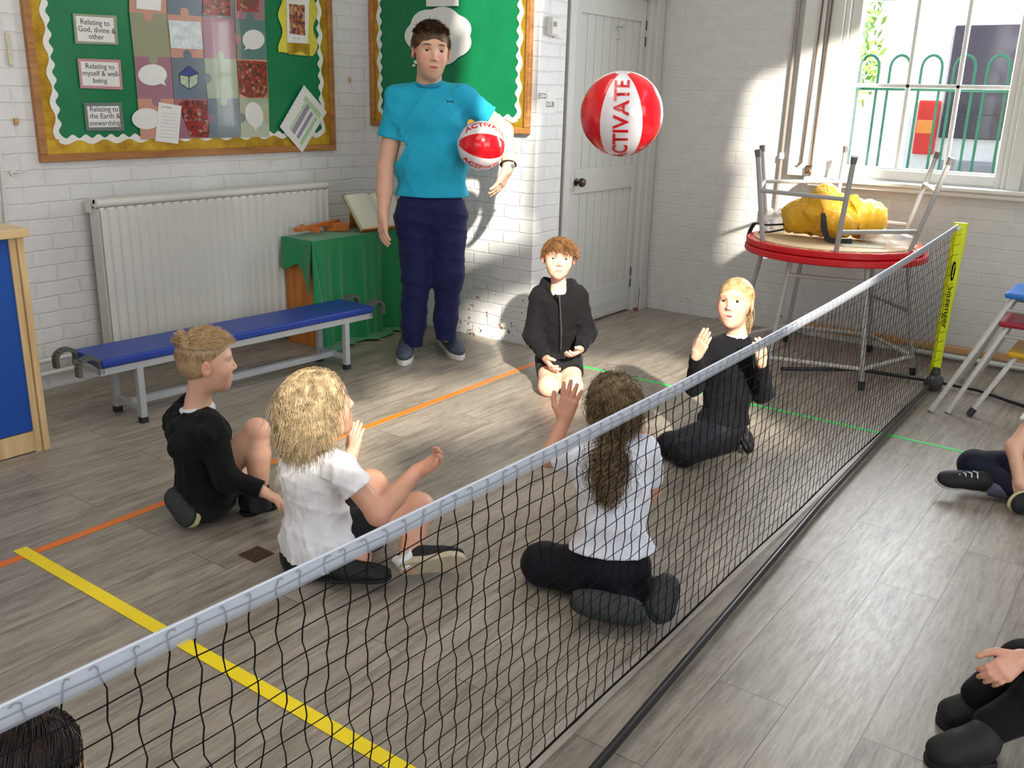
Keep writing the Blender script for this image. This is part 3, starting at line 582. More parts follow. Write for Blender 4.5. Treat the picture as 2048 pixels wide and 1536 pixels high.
# ------------------------------------------------------------------ blue bench
zb = .325
A, B_, C_, E_ = onZ(205, 722, zb), onZ(748, 612, zb), onZ(678, 588, zb), onZ(138, 687, zb)
ax = (B_-A)/np.linalg.norm(B_-A); wx_ = np.array((-ax[1], ax[0], 0)); Lb = np.linalg.norm(B_-A); Wb = .27
be = empty('gym_bench', tuple((A+B_)/2*np.array((1, 1, 0))), label='long low bench with a blue padded top and grey steel legs', cat='bench')
def bp(s, t, z): return A*np.array((1, 1, 0))+ax*s+wx_*t+np.array((0, 0, z))
def bbox(mb, s0, s1, t0, t1, z0, z1, m=0): return mb.prism([bp(s0, t0, z0), bp(s1, t0, z0), bp(s1, t1, z0), bp(s0, t1, z0)], (0, 0, z1-z0), m)
vin = M('blue_vinyl', srgb(28, 60, 150)[:3], .38, var=.04, bump=.15, bscale=300); gst = M('grey_painted_steel', srgb(172, 176, 180)[:3], .35, var=.03); rub = M('dark_grey_rubber', srgb(86, 90, 84)[:3], .6); bfo = M('black_rubber', (.02, .02, .025), .6)
bbox(MB(), 0, Lb, 0, Wb, zb-.038, zb).obj('padded_top', vin, be, bevel=.012, seg=4)
fr = MB()
bbox(fr, -.01, Lb+.0, .01, .035, zb-.07, zb-.038); bbox(fr, -.01, Lb, Wb-.035, Wb-.01, zb-.07, zb-.038); bbox(fr, -.01, .015, .01, Wb-.01, zb-.065, zb-.038); bbox(fr, Lb-.025, Lb, .01, Wb-.01, zb-.065, zb-.038); bbox(fr, .17, Lb-.17, Wb/2-.018, Wb/2+.018, .055, .085)
fr.obj('top_frame', gst, be, bevel=.003)
for s0 in (.155, Lb-.20):
    for t0 in (.008, Wb-.038):
        lg = bbox(MB(), s0, s0+.03, t0, t0+.03, .02, zb-.06).obj('leg', gst, be, bevel=.003)
        bbox(MB(), s0-.002, s0+.032, t0-.002, t0+.032, 0, .028).obj('rubber_foot', bfo, lg, bevel=.003)
    bbox(MB(), s0+.003, s0+.025, .03, Wb-.03, .055, .08).obj('cross_bar', gst, be, bevel=.002)
for s0, sg in ((0, -1), (Lb, 1)):
    for t0 in (.035, Wb-.035):
        pts = [bp(s0+sg*(.045-.045*math.cos(a)), t0, zb-.02+.035*math.sin(a)) for a in [PI*i/8 for i in range(9)]]
        pts = [bp(s0, t0, zb-.045)]+pts+[bp(s0+sg*.09, t0, zb-.06)]
        b = MB()
        for i in range(len(pts)-1):
            d_ = pts[i+1]-pts[i]; nn = np.cross(d_, wx_); nn = nn/np.linalg.norm(nn)*.008
            b.prism([pts[i]-wx_*.018-nn, pts[i+1]-wx_*.018-nn, pts[i+1]-wx_*.018+nn, pts[i]-wx_*.018+nn], wx_*.036)
        b.obj('hook', rub, be)
# ------------------------------------------------------------------ low cabinet at the left edge
be2 = M('beech_laminate', srgb(214, 184, 138)[:3], .4, var=.06, nscale=12); blp = M('blue_laminate', srgb(8, 72, 158)[:3], .5, var=.03); bed = wood('beech_edge', srgb(190, 158, 112)[:3], srgb(222, 192, 146)[:3], (30, 30, 3))
cb = empty('storage_cabinet', (1.3, 3.85, 0), label='low beech storage cabinet with a bright blue back panel at the left edge', cat='cabinet')
MB().box((.75, 3.64, .005), (1.775, 4.08, .09)).box((.75, 3.66, .09), (1.775, 4.08, .875)).obj('body', bed, cb, bevel=.002)
MB().box((.75, 3.638, .095), (1.765, 3.662, .872)).obj('back_panel', blp, cb, bevel=.001)
MB().box((1.765, 3.632, .0), (1.79, 4.08, .876)).box((1.796, 3.628, 0), (1.822, 4.08, .876)).box((1.785, 3.64, 0), (1.80, 4.08, .875)).obj('side_panel', bed, cb, bevel=.002)
MB().box((.75, 3.60, .876), (1.835, 4.10, .910)).obj('worktop', be2, cb, bevel=.004)
# ------------------------------------------------------------------ cloth-covered table with cross and book
at_ = empty('altar_table', (4.0, 4.18, 0), label='small honey pine table hidden under a green cloth in the corner', cat='table')
pine = wood('honey_pine', srgb(168, 96, 36)[:3], srgb(206, 136, 62)[:3], (30, 30, 3), .4)
tx0, tx1, ty0, ty1, tz = 3.625, 4.42, 4.00, 4.232, .625
MB().box((tx0, ty0, 0), (tx0+.022, ty0+.155, tz-.02)).box((tx0, ty0+.158, 0), (tx0+.022, ty1, tz-.02)).obj('side_panel', pine, at_, bevel=.002)
MB().box((tx1-.022, ty0, 0), (tx1, ty1, tz-.02)).obj('side_panel', pine, at_, bevel=.002)
MB().box((tx0-.01, ty0-.01, tz-.02), (tx1+.01, ty1, tz)).obj('table_top', pine, at_, bevel=.002)
MB().box((tx0+.02, ty1-.02, .05), (tx1-.02, ty1-.005, tz-.02)).obj('back_panel', pine, at_)
gcl = M('green_cloth', srgb(12, 128, 74)[:3], .85, var=.05, nscale=60, sheen=.3)
def grid_mesh(name, fn, nu, nv, mat, thick=.003, parent=None):
    v = [tuple(fn(i/nu, j/nv)) for i in range(nu+1) for j in range(nv+1)]
    f = [(i*(nv+1)+j, (i+1)*(nv+1)+j, (i+1)*(nv+1)+j+1, i*(nv+1)+j+1) for i in range(nu) for j in range(nv)]
    o = MB().add(v, f).obj(name, mat, parent, smooth=True); s = o.modifiers.new('t', 'SOLIDIFY'); s.thickness = thick; return o
def drape(u, v):
    # u along x, v from back of top down the front to the floor
    x = lerp(tx0-.015, tx1+.03, u); L = .235+.62+.09; s = v*L
    if s < .235: return (x, ty1-s, tz+.004+.0015*math.sin(40*x+30*s))
    d = s-.235; f = min(1, d/.12)
    fold = (.022*math.sin(x*19+.6)+.014*math.sin(x*41+2)+.008*math.sin(x*73))*f*(.5+d)
    dn = min(d, .615); out = max(0, d-.615)
    y = ty0-.018-fold*.9-.05*dn*dn-out*1.0; z = max(.006+.004*math.sin(x*50), tz+.002-dn)+(.012*math.sin(x*30+d*30) if out else 0)*.3
    return (x, y, max(z, .005))
cloth = empty('table_cloth', (4.0, 4.1, .6), label='bright green cloth draped over the corner table and down to the floor', cat='tablecloth')
grid_mesh('front_drape', drape, 120, 60, gcl, parent=cloth)
def side(u, v):
    # left hand drop, shorter, ending in a point toward the front
    y = lerp(ty1, ty0-.02, u); drop = .16+.02*math.sin(u*8); d = v*drop; tip = max(0, (u-.55)/.45)
    d = v*(drop+.13*tip)
    return (tx0-.020-.10*d-.018*math.sin(y*26)*v, y+.0*v, tz+.003-d)
grid_mesh('side_drape', side, 40, 20, gcl, parent=cloth)
def flap(u, v):
    p0 = np.array((tx0-.02, ty0-.025, tz)); a = p0+np.array((-.035+.0, -.035, -.36))*v; b2 = p0+np.array((.05, -.03, -.42))*v
    q = a*(1-u)+b2*u; q[1] -= .02*math.sin(u*PI)*v; return q
grid_mesh('corner_fold', flap, 10, 24, gcl, parent=cloth)
owd = wood('orange_wood', srgb(176, 88, 26)[:3], srgb(214, 124, 50)[:3], (20, 60, 60), .3)
cr_ = empty('wooden_cross', (3.9, 4.2, .61), label='orange wooden cross lying on the green cloth', cat='cross')
def beam(a, c, w, h, mat, name, parent):
    a = np.array(a, float); c = np.array(c, float); d_ = (c-a)/np.linalg.norm(c-a); s_ = np.cross(d_, (0, 0, 1)); s_ /= np.linalg.norm(s_); u_ = np.cross(s_, d_)
    return MB().prism([a-s_*w/2, a+s_*w/2, a+s_*w/2+u_*h, a-s_*w/2+u_*h], c-a).obj(name, mat, parent, bevel=.002)
beam(onY(592, 464, 4.12), onY(676, 446, 4.19), .035, .024, owd, 'upright', cr_)
beam(onY(600, 456, 4.20), onY(640, 466, 4.10), .03, .024, owd, 'crossbar', cr_)
q0, q1 = onY(652, 462, 4.19)*np.array((1, 1, 0))+np.array((0, 0, .632)), onY(698, 464, 4.10)*np.array((1, 1, 0))+np.array((0, 0, .632))
MB().prism([q0, q1, q1+np.array((.015, .03, 0)), q0+np.array((.015, .03, 0))], (0, 0, .05)).obj('base_block', owd, cr_, bevel=.003)
MB().box((4.12, 4.05, .631), (4.18, 4.12, .636)).obj('dark_coaster', bfo, None)['label'] = 'thin dark square mat on the green cloth beside the cross'
bpy.data.objects['dark_coaster']['category'] = 'mat'
bk = empty('open_book', (4.25, 4.25, .605), label='large open white-paged book propped on a stand on the green cloth', cat='book')
pgs = M('book_pages', srgb(222, 222, 208)[:3], .7, var=.04, nscale=90); brs = M('brass_edge', srgb(150, 134, 80)[:3], .4)
o0 = onZ(722, 462, .640); ux = np.array((1, -.12, 0)); ux /= np.linalg.norm(ux); uv_ = np.array((-.22, .42, .88)); uv_ /= np.linalg.norm(uv_); nv_ = np.cross(ux, uv_)
if nv_[1] > 0: nv_ = -nv_
def page(u, v): # u across, v up
    bul = .022*math.sin(min(1, abs(u-.5)*2)*PI)+.012*(1-abs(u-.5)*2)**2*0
    return o0+ux*(u*.36)+uv_*(v*.225)+nv_*(.028+bul*.7-.02*math.exp(-((u-.5)/.03)**2))
def pblock():
    v = []; n = 24
    for j in (0, 1):
        for i in range(n+1): v.append(page(i/n, j))
        for i in range(n+1): v.append(o0+ux*(i/n*.36)+uv_*(j*.225)+nv_*.004)
    m = n+1; f = []
    for i in range(n):
        f += [(i, i+1, 2*m+i+1, 2*m+i), (m+i, 3*m+i, 3*m+i+1, m+i+1), (i, m+i, m+i+1, i+1), (2*m+i, 2*m+i+1, 3*m+i+1, 3*m+i)]
    f += [(0, 2*m, 3*m, m), (n, m+n, 3*m+n, 2*m+n)]
    return MB().add(v, f)
pblock().obj('pages', pgs, bk)
MB().prism([o0-ux*.008, o0+ux*.368, o0+ux*.368+uv_*.235, o0-ux*.008+uv_*.235], nv_*.004).obj('cover', brs, bk)
MB().prism([o0-ux*.01-nv_*.002, o0+ux*.37-nv_*.002, o0+ux*.37+nv_*.05, o0-ux*.01+nv_*.05], uv_*-.008).obj('stand_ledge', pine, bk)
MB().prism([o0+ux*.03+uv_*.18, o0+ux*.33+uv_*.18, o0+ux*.33+np.array((0, .13, .0)), o0+ux*.03+np.array((0, .13, .0))], -nv_*.006).obj('stand_leg', pine, bk)
# ------------------------------------------------------------------ stacked round tables
red = M('red_table_laminate', srgb(206, 22, 34)[:3], .32, var=.05, nscale=10); tub = M('silver_grey_tube', srgb(168, 166, 164)[:3], .35, var=.04, nscale=20); tubw = M('worn_white_tube', srgb(196, 194, 188)[:3], .4, var=.08, nscale=40)
TC = (5.29, 1.575)
def hexring(cx_, cy_, r, z, ph): return [(cx_+r*math.cos(ph+k*PI/3), cy_+r*math.sin(ph+k*PI/3), z) for k in range(6)]
def disc(cx_, cy_, r, z0, z1): return MB().lathe((cx_, cy_, 0), [(r-.006, z0), (r, z0+.006), (r, z1-.006), (r-.006, z1)], 72)
tb = empty('round_table', (*TC, 0), label='round red-topped table standing upright on six grey tube legs', cat='table')
disc(*TC, .490, .645, .680).obj('table_top', red, tb, smooth=True)
PH = math.radians(223)
f6, t6 = hexring(*TC, .50, .012, PH), hexring(*TC, .385, .655, PH)
for k in range(6):
    lg = MB().tube([t6[k], f6[k]], .0135, 12).obj('leg', tub, tb, smooth=True)
    a, c = Vector(f6[k]), Vector(t6[k]); e_ = a+(c-a).normalized()*.035; MB().tube([a-(c-a).normalized()*.008, e_], .0175, 12).obj('rubber_foot', bfo, lg, smooth=True)
def onleg(k, z, f_=f6, t_=t6):
    a, c = np.array(f_[k % 6]), np.array(t_[k % 6]); return a+(c-a)*((z-a[2])/(c[2]-a[2]))
for k, z in ((0, .11), (1, .11), (2, .11), (3, .11), (4, .11), (5, .11), (5, .56), (1, .36), (3, .60)):
    MB().tube([onleg(k, z), onleg(k+1, z)], .0115, 10).obj('rail', tubw if z < .2 else tub, tb, smooth=True)
t2_ = empty('upturned_table', (*TC, .686), label='second round red table upside down on top of the first, legs in the air', cat='table')
disc(TC[0]-.0, TC[1]+.01, .475, .682, .716).obj('table_top', red, t2_, smooth=True)
und = M('chipboard_underside', srgb(206, 178, 136)[:3], .6, var=.08, nscale=60)
disc(TC[0], TC[1]+.01, .43, .716, .719).obj('underside', und, t2_)
PH2 = math.radians(199); g6, u6 = hexring(TC[0]-.0, TC[1]+.01, .435, .716, PH2), hexring(TC[0]-.0, TC[1]-.015, .545, 1.195, PH2)
import itertools
for k in range(6):
    lg = MB().tube([g6[k], u6[k]], .0135, 12).obj('leg', tub, t2_, smooth=True)
    a, c = Vector(u6[k]), Vector(g6[k]); n_ = (a-c).normalized(); MB().tube([a-n_*.028, a+n_*.008], [.015, .0175], 12).obj('rubber_foot', M('grey_rubber_foot', srgb(110, 104, 104)[:3], .6), lg, smooth=True)
def onleg2(k, z):
    a, c = np.array(g6[k % 6]), np.array(u6[k % 6]); return a+(c-a)*((z-a[2])/(c[2]-a[2]))
for k, z in ((5, .99), (0, .82), (1, 1.03), (2, .80), (3, 1.00), (4, 1.0)):
    MB().tube([onleg2(k, z), onleg2(k+1, z)], .0115, 10).obj('rail', tub, t2_, smooth=True)
# ------------------------------------------------------------------ tennis net across the room
NY = .95
def ztop(x): return .808-.034*x+.009*x*x if x > 0 else .808
net = empty('tennis_net', (2.2, NY, 0), label='portable tennis net with white tape and yellow post sleeve stretched across the floor', cat='net')
nb_ = M('black_net_string', (.006, .005, .006), .7, var=0, spec=.12)
XA, XB, CE = -.72, 5.22, .0452
rn = random.Random(7)
def tube_np(polys, radii, n=3):
    """many polylines (k,3) to one vertex/face set with n-sided tubes"""
    V_, F_ = [], []; off = 0
    for P, r in zip(polys, radii):
        P = np.asarray(P, float); k = len(P); T = np.gradient(P, axis=0); T /= (np.linalg.norm(T, axis=1)[:, None]+1e-9)
        a = np.cross(T, (0.31, 0.2, 0.93)); a /= (np.linalg.norm(a, axis=1)[:, None]+1e-9); b = np.cross(T, a)
        r = np.broadcast_to(r, (k,))[:, None, None]; an = 2*PI*np.arange(n)/n
        ring = P[:, None, :]+(a[:, None, :]*np.cos(an)[None, :, None]+b[:, None, :]*np.sin(an)[None, :, None])*r
        V_.append(ring.reshape(-1, 3)); i = np.arange(k-1)[:, None]*n; j = np.arange(n)[None, :]; j2 = (j+1) % n
        F_.append(np.stack([i+j, i+j2, i+n+j2, i+n+j], -1).reshape(-1, 4)+off); off += k*n
    return np.concatenate(V_), np.concatenate(F_)
def np_mesh(name, V_, F_, mat, parent=None, smooth=True):
    me = bpy.data.meshes.new(name); me.vertices.add(len(V_)); me.vertices.foreach_set('co', np.asarray(V_, np.float32).ravel())
    n = F_.shape[1]; me.loops.add(len(F_)*n); me.loops.foreach_set('vertex_index', F_.astype(np.int32).ravel())
    me.polygons.add(len(F_)); me.polygons.foreach_set('loop_start', np.arange(len(F_), dtype=np.int32)*n)
    me.update(calc_edges=True); me.validate()
    if smooth: me.polygons.foreach_set('use_smooth', [True]*len(me.polygons))
    for q in (mat if isinstance(mat, (list, tuple)) else [mat]): me.materials.append(q)
    o = bpy.data.objects.new(name, me); COL.objects.link(o)
    if parent is not None: o.parent = parent; o.matrix_parent_inverse = Matrix.Translation(parent.location).inverted() if parent.type == 'EMPTY' else Matrix()
    return o
nxs = int((XB-XA)/CE); nzs = 17
ph_ = np.array([rn.uniform(0, 6) for _ in range(nxs+1)])
def node(i, j):
    # net knot i along, j rows down from the tape
    x = XA+i*CE; top = ztop(x)-.018; z = top-(j)*(top-.03)/nzs
    return np.array((x+.004*math.sin(j*1.9+ph_[min(i, nxs)])*(1 if 0 < j < nzs else .3)+.0035*math.sin(i*.7+j), NY+.001*math.sin(i*.21), z+.002*math.sin(i*1.1+j*.6)))
polys = []; rad_ = []
for i in range(nxs+1):
    P = []
    for j in range(nzs+1):
        a = node(i, j); P.append(a)
        if j < nzs: c = node(i, j+1); P.append((a+c)/2+np.array((.0048*(1 if (i+j) % 2 else -1)*(.4+.6*abs(math.sin(ph_[min(i, nxs)]+j))), 0, 0)))
    x = XA+i*CE; top = ztop(x); s_ = rn.choice((-1, 1))*rn.uniform(.15, 1)
    hk = [np.array((x+s_*.016, NY, top-.008)), np.array((x+s_*.009, NY, top-.004)), np.array((x+s_*.002, NY, top-.009))]
    polys.append(hk+P); rad_.append(.00125)
for j in range(nzs+1):
    polys.append([node(i, j) for i in range(nxs+1)]); rad_.append(.0011)
V_, F_ = tube_np(polys, rad_, 4); np_mesh('netting', V_, F_, nb_, net)
tp = NT('net_tape_front'); _o = tp.t.nodes['Material Output']; tp.base((.72, .76, .84, 1)); tp.b.inputs['Roughness'].default_value = .4
tr_ = tp.n('ShaderNodeBsdfTransparent'); tl_ = tp.n('ShaderNodeBsdfTranslucent'); tl_.inputs[0].default_value = (.8, .82, .86, 1); m1_ = tp.n('ShaderNodeMixShader'); m1_.inputs[0].default_value = .3; m2_ = tp.n('ShaderNodeMixShader'); m2_.inputs[0].default_value = .70
tp.l(tp.b.outputs[0], m1_.inputs[1]); tp.l(tl_.outputs[0], m1_.inputs[2]); tp.l(m1_.outputs[0], m2_.inputs[1]); tp.l(tr_.outputs[0], m2_.inputs[2]); tp.l(m2_.outputs[0], _o.inputs['Surface'])
tb2 = M('net_tape_back', (.70, .74, .82), .45, var=.02)
def tape(y, mat, name):
    v = []; n = 80
    for i in range(n+1):
        x = lerp(XA, XB, i/n); v += [(x, y+.0006*math.sin(i*.8), ztop(x)), (x, y+.0006*math.sin(i*.8), ztop(x)-.016), (x, y+.0006*math.sin(i*.8), ztop(x)-.031)]
    f = [(3*i+k, 3*i+k+1, 3*i+k+4, 3*i+k+3) for i in range(n) for k in (0, 1)]
    o = MB().add(v, f).obj(name, mat, net, smooth=True); s = o.modifiers.new('t', 'SOLIDIFY'); s.thickness = .0006; return o
tape(NY-.0030, tp.m, 'tape_front'); tape(NY+.0030, tb2, 'tape_back')
MB().tube([(lerp(XA, XB, i/40), NY, ztop(lerp(XA, XB, i/40))-.0015) for i in range(41)], .0020, 8).obj('tape_fold', tb2, net, smooth=True)
MB().tube([(lerp(XA, XB, i/40), NY, .028+.004*math.sin(i*.9)) for i in range(41)], .0032, 6).obj('bottom_cord', nb_, net, smooth=True)
bar = M('glossy_black_tube', (.015, .013, .015), .32, coat=.1); hubm = M('dark_grey_plastic', (.045, .045, .05), .35); yel = M('acid_yellow_sleeve', srgb(226, 238, 22)[:3], .55, var=.03, bump=.2, bscale=40)
hb = np.array((5.20, .945, .035))
MB().tube([hb+(0, 0, .0), (3.3, .905, .03), (1.52, .829, .03), (-.70, .78, .03)], .0115, 12).obj('base_bar', bar, net, smooth=True)
def endpost(X0, sgn):
    h = np.array((X0, NY-.005 if sgn > 0 else .86, .035))
    MB().lathe((h[0]-.05*sgn, h[1]-.01, .034), [(.010, -.06), (.034, -.055), (.046, -.03), (.046, .03), (.034, .055), (.012, .06)], 10, axis='x').lathe((h[0], h[1], 0), [(.03, 0), (.034, .03), (.026, .075), (.02, .11), (.008, .115)], 12).obj('hub', hubm, net, smooth=True)
    MB().tube([h+(0, 0, -.005), h+(-.03*sgn, .40, -.01), h+(-.30*sgn, .74, -.012)], .0105, 10).obj('foot_bar', bar, net, smooth=True)
    MB().tube([h+(0, 0, -.005), h+(.0, -.22, -.01), h+(-.16*sgn, -.50, -.012)], .0105, 10).obj('foot_bar', bar, net, smooth=True)
    zt = .878 if sgn > 0 else .80; n = 14; P = []; R = []
    for i in range(n+1):
        t = i/n; P.append((h[0]+.020*t*sgn, NY+.0-.004*t, lerp(.075, zt, t))); R.append(lerp(.025, .036, t**1.3)+.0012*math.sin(i*1.7))
    sl_ = MB().tube(P, R, 20, flat=.62).obj('post_sleeve', yel, net, smooth=True)
    MB().tube([(h[0]+.02*sgn-.045*sgn, NY, zt-.035), (h[0]+.02*sgn-.01, NY-.01, zt-.012), (h[0]+.02*sgn, NY+.004, zt+.002)], .006, 6).obj('corner_tie', tb2, net, smooth=True)
    b = MB()
    for i in range(15):
        z = lerp(.10, zt-.06, i/14); b.tube([(h[0]-.05*sgn, NY, z), (h[0]-.012*sgn, NY-.02, z+.006)], .0011, 4)
    b.obj('lacing', nb_, net)
    return sl_
s1_ = endpost(5.255, 1)
endpost(-.75, -1)
# sleeve printing: oval badge and vertical lettering on the side facing the room
px_, up_ = np.array((-.0, -1, 0.)), np.array((.03, 0, 1.))
def onsleeve(z, off=0.0): return np.array((5.2245-.0036*((z-.1)/.77)*1.0-off, NY-.006, z))
nd = np.array((-.92, -.39, 0)); sd_ = np.array((.39, -.92, 0))
ctr = np.array((5.262, NY-.002, 0))
def sl_pt(u, z):
    t = (z-.075)/.8; r = lerp(.025, .036, max(0, t)**1.3)+.0022; a = u/r; d_ = nd*math.cos(a)+sd_*math.sin(a)
    return np.array((ctr[0]+.014*t+d_[0]*r*1.0, ctr[1]+d_[1]*r*.66, z))
b = MB(); pr = [(math.cos(k*PI/12)*.015, .632+math.sin(k*PI/12)*.052) for k in range(24)]
b.prism([sl_pt(u, z) for u, z in pr], nd*.001); bo = b.obj('oval_badge', nb_, net)
b = MB(); fig = [(-.004, .60), (.003, .60), (.002, .64), (.006, .664), (.009, .668), (.001, .668), (-.002, .655), (-.003, .64)]
b.prism([sl_pt(u, z)+nd*.0015 for u, z in fig], nd*.001); b.obj('badge_figure', yel, bo)
def wsl(c):
    return Vector(sl_pt((c.y-.016), .555-c.x)+nd*.0012)
text_mesh('lettering', 'Slazenger', .060, (0, 0, 0), (1, 0, 0), (0, 1, 0), nb_, net, warp=wsl)
# ------------------------------------------------------------------ beach balls
bred = M('red_pvc', srgb(222, 16, 30)[:3], .18, var=.02, coat=.4); bwh = M('white_pvc', srgb(232, 226, 230)[:3], .2, var=.02, coat=.4)
def ball(name, c, r, axis, side, phase, label):
    ax_ = Vector(axis).normalized(); s_ = Vector(side); s_ = (s_-ax_*s_.dot(ax_)).normalized(); t_ = ax_.cross(s_)
    n, m = 72, 36; b = MB(); v = []; f = []; mi = []
    for i in range(m+1):
        th = PI*i/m
        for j in range(n):
            a = 2*PI*j/n+phase; seam = 1-.012*math.exp(-((((j/n*6) % 1)-.0)/.06)**2)-.012*math.exp(-((((j/n*6) % 1)-1)/.06)**2)
            rr = r*(1-(1-seam)*math.sin(th)); v.append(Vector(c)+(ax_*math.cos(th)+(s_*math.cos(a)+t_*math.sin(a))*math.sin(th))*rr)
    for i in range(m):
        for j in range(n): f.append((i*n+j, i*n+(j+1) % n, (i+1)*n+(j+1) % n, (i+1)*n+j)); mi.append(0 if i < 2 or i >= m-2 else (int(j/n*6) % 2))
    b.add(v, f); b.mi = mi; o = b.obj(name, [bwh, bred], smooth=True); tag(o, label, 'ball')
    def wrap(u, w, lat0=0.0, g=0):   # u along gore (towards the pole), w across it; g picks the gore centre angle
        th = PI/2-u/r-lat0; a = phase+PI/6+g*PI/3+w/(r*max(.25, math.sin(th))); R_ = r+.0024
        return Vector(c)+(ax_*math.cos(th)+(s_*math.cos(a)+t_*math.sin(a))*math.sin(th))*R_
    return o, wrap
bc = D(962, 291, 4.83); tow = -Vector(ray(962, 291)).normalized()
pole = Vector(RT)*.93+Vector(FW)*.30-Vector(UP)*.04
hb_, wr_ = ball('beach_ball', bc, .124, pole, tow, PI/6+0, 'red and white striped beach ball tucked under the standing man\'s arm')
# gores: phase pi/6 -> gore boundaries; red gore faces the camera, white gores above and below carry the word
fly_c = D(1243, 228, 2.84); tow2 = -Vector(ray(1243, 228)).normalized()
pole2 = Vector(UP)*.87+tow2*.50+Vector(RT)*.03
fb_, wf_ = ball('beach_ball', fly_c, .126, pole2, tow2, -PI/6, 'large red and white beach ball in mid-air above the kneeling children')
def gore_text(o, wrap, body, size, g, width, cy, flip=1, name='lettering'):
    return text_mesh(name, body, size, (0, 0, 0), (1, 0, 0), (0, 1, 0), bred, o, warp=lambda c: wrap(c.x, -(c.y-cy), 0, g), extrude=.0, bold=.0012, align='CENTER')
gore_text(hb_, wr_, 'ACTIVATE', .050, 4, 0, .022); gore_text(hb_, wr_, 'ACTIVATE', .046, 0, 0, .012); gore_text(fb_, wf_, 'ACTIVATE', .062, 0, 0, .020)
# ------------------------------------------------------------------ stools
def stool(label, seatm, z, sp, c, h=.17):
    e = empty('stacking_stool', (c[0], c[1], 0), label=label, cat='stool', group='stacked stools at the right edge')
    MB().box((c[0]-h, c[1]-h, z-.028), (c[0]+h, c[1]+h, z)).obj('seat', seatm, e, bevel=.012, seg=4)
    ft = []
    for sx, sy in ((-1, 1), (-1, -1), (1, 1), (1, -1)):
        a = Vector((c[0]+sx*(h-.035), c[1]+sy*(h-.035), z-.03)); f_ = Vector((c[0]+sx*(h+sp*.8), c[1]+sy*(h+sp), .012)); ft.append((a, f_))
        lg = MB().tube([a, f_], .0125, 12).obj('leg', tubw, e, smooth=True); n_ = (a-f_).normalized()
        MB().tube([f_-n_*.010, f_+n_*.03], .0165, 12).obj('rubber_foot', tubw if sp > .12 else bfo, lg, smooth=True)
    b = MB(); zz = .6
    for (i, j) in ((0, 1), (2, 3), (0, 2), (1, 3)):
        p, q = ft[i], ft[j]; b.tube([p[0].lerp(p[1], .1), q[0].lerp(q[1], .1)], .009, 8)
    b.obj('cross_bar', tub, e, smooth=True)
stool('blue-seated stool, the tallest of the stack at the right edge', M('blue_seat', srgb(34, 112, 198)[:3], .35, bump=.1), .605, .205, (5.12, .475))
stool('dark red-seated stool nested under the blue one', M('red_seat', srgb(150, 22, 48)[:3], .35, bump=.1), .468, .135, (5.10, .475))
stool('yellow-seated stool, lowest of the stack, behind the cross-legged child', M('yellow_seat', srgb(206, 160, 26)[:3], .35, bump=.1), .330, .10, (5.09, .415))
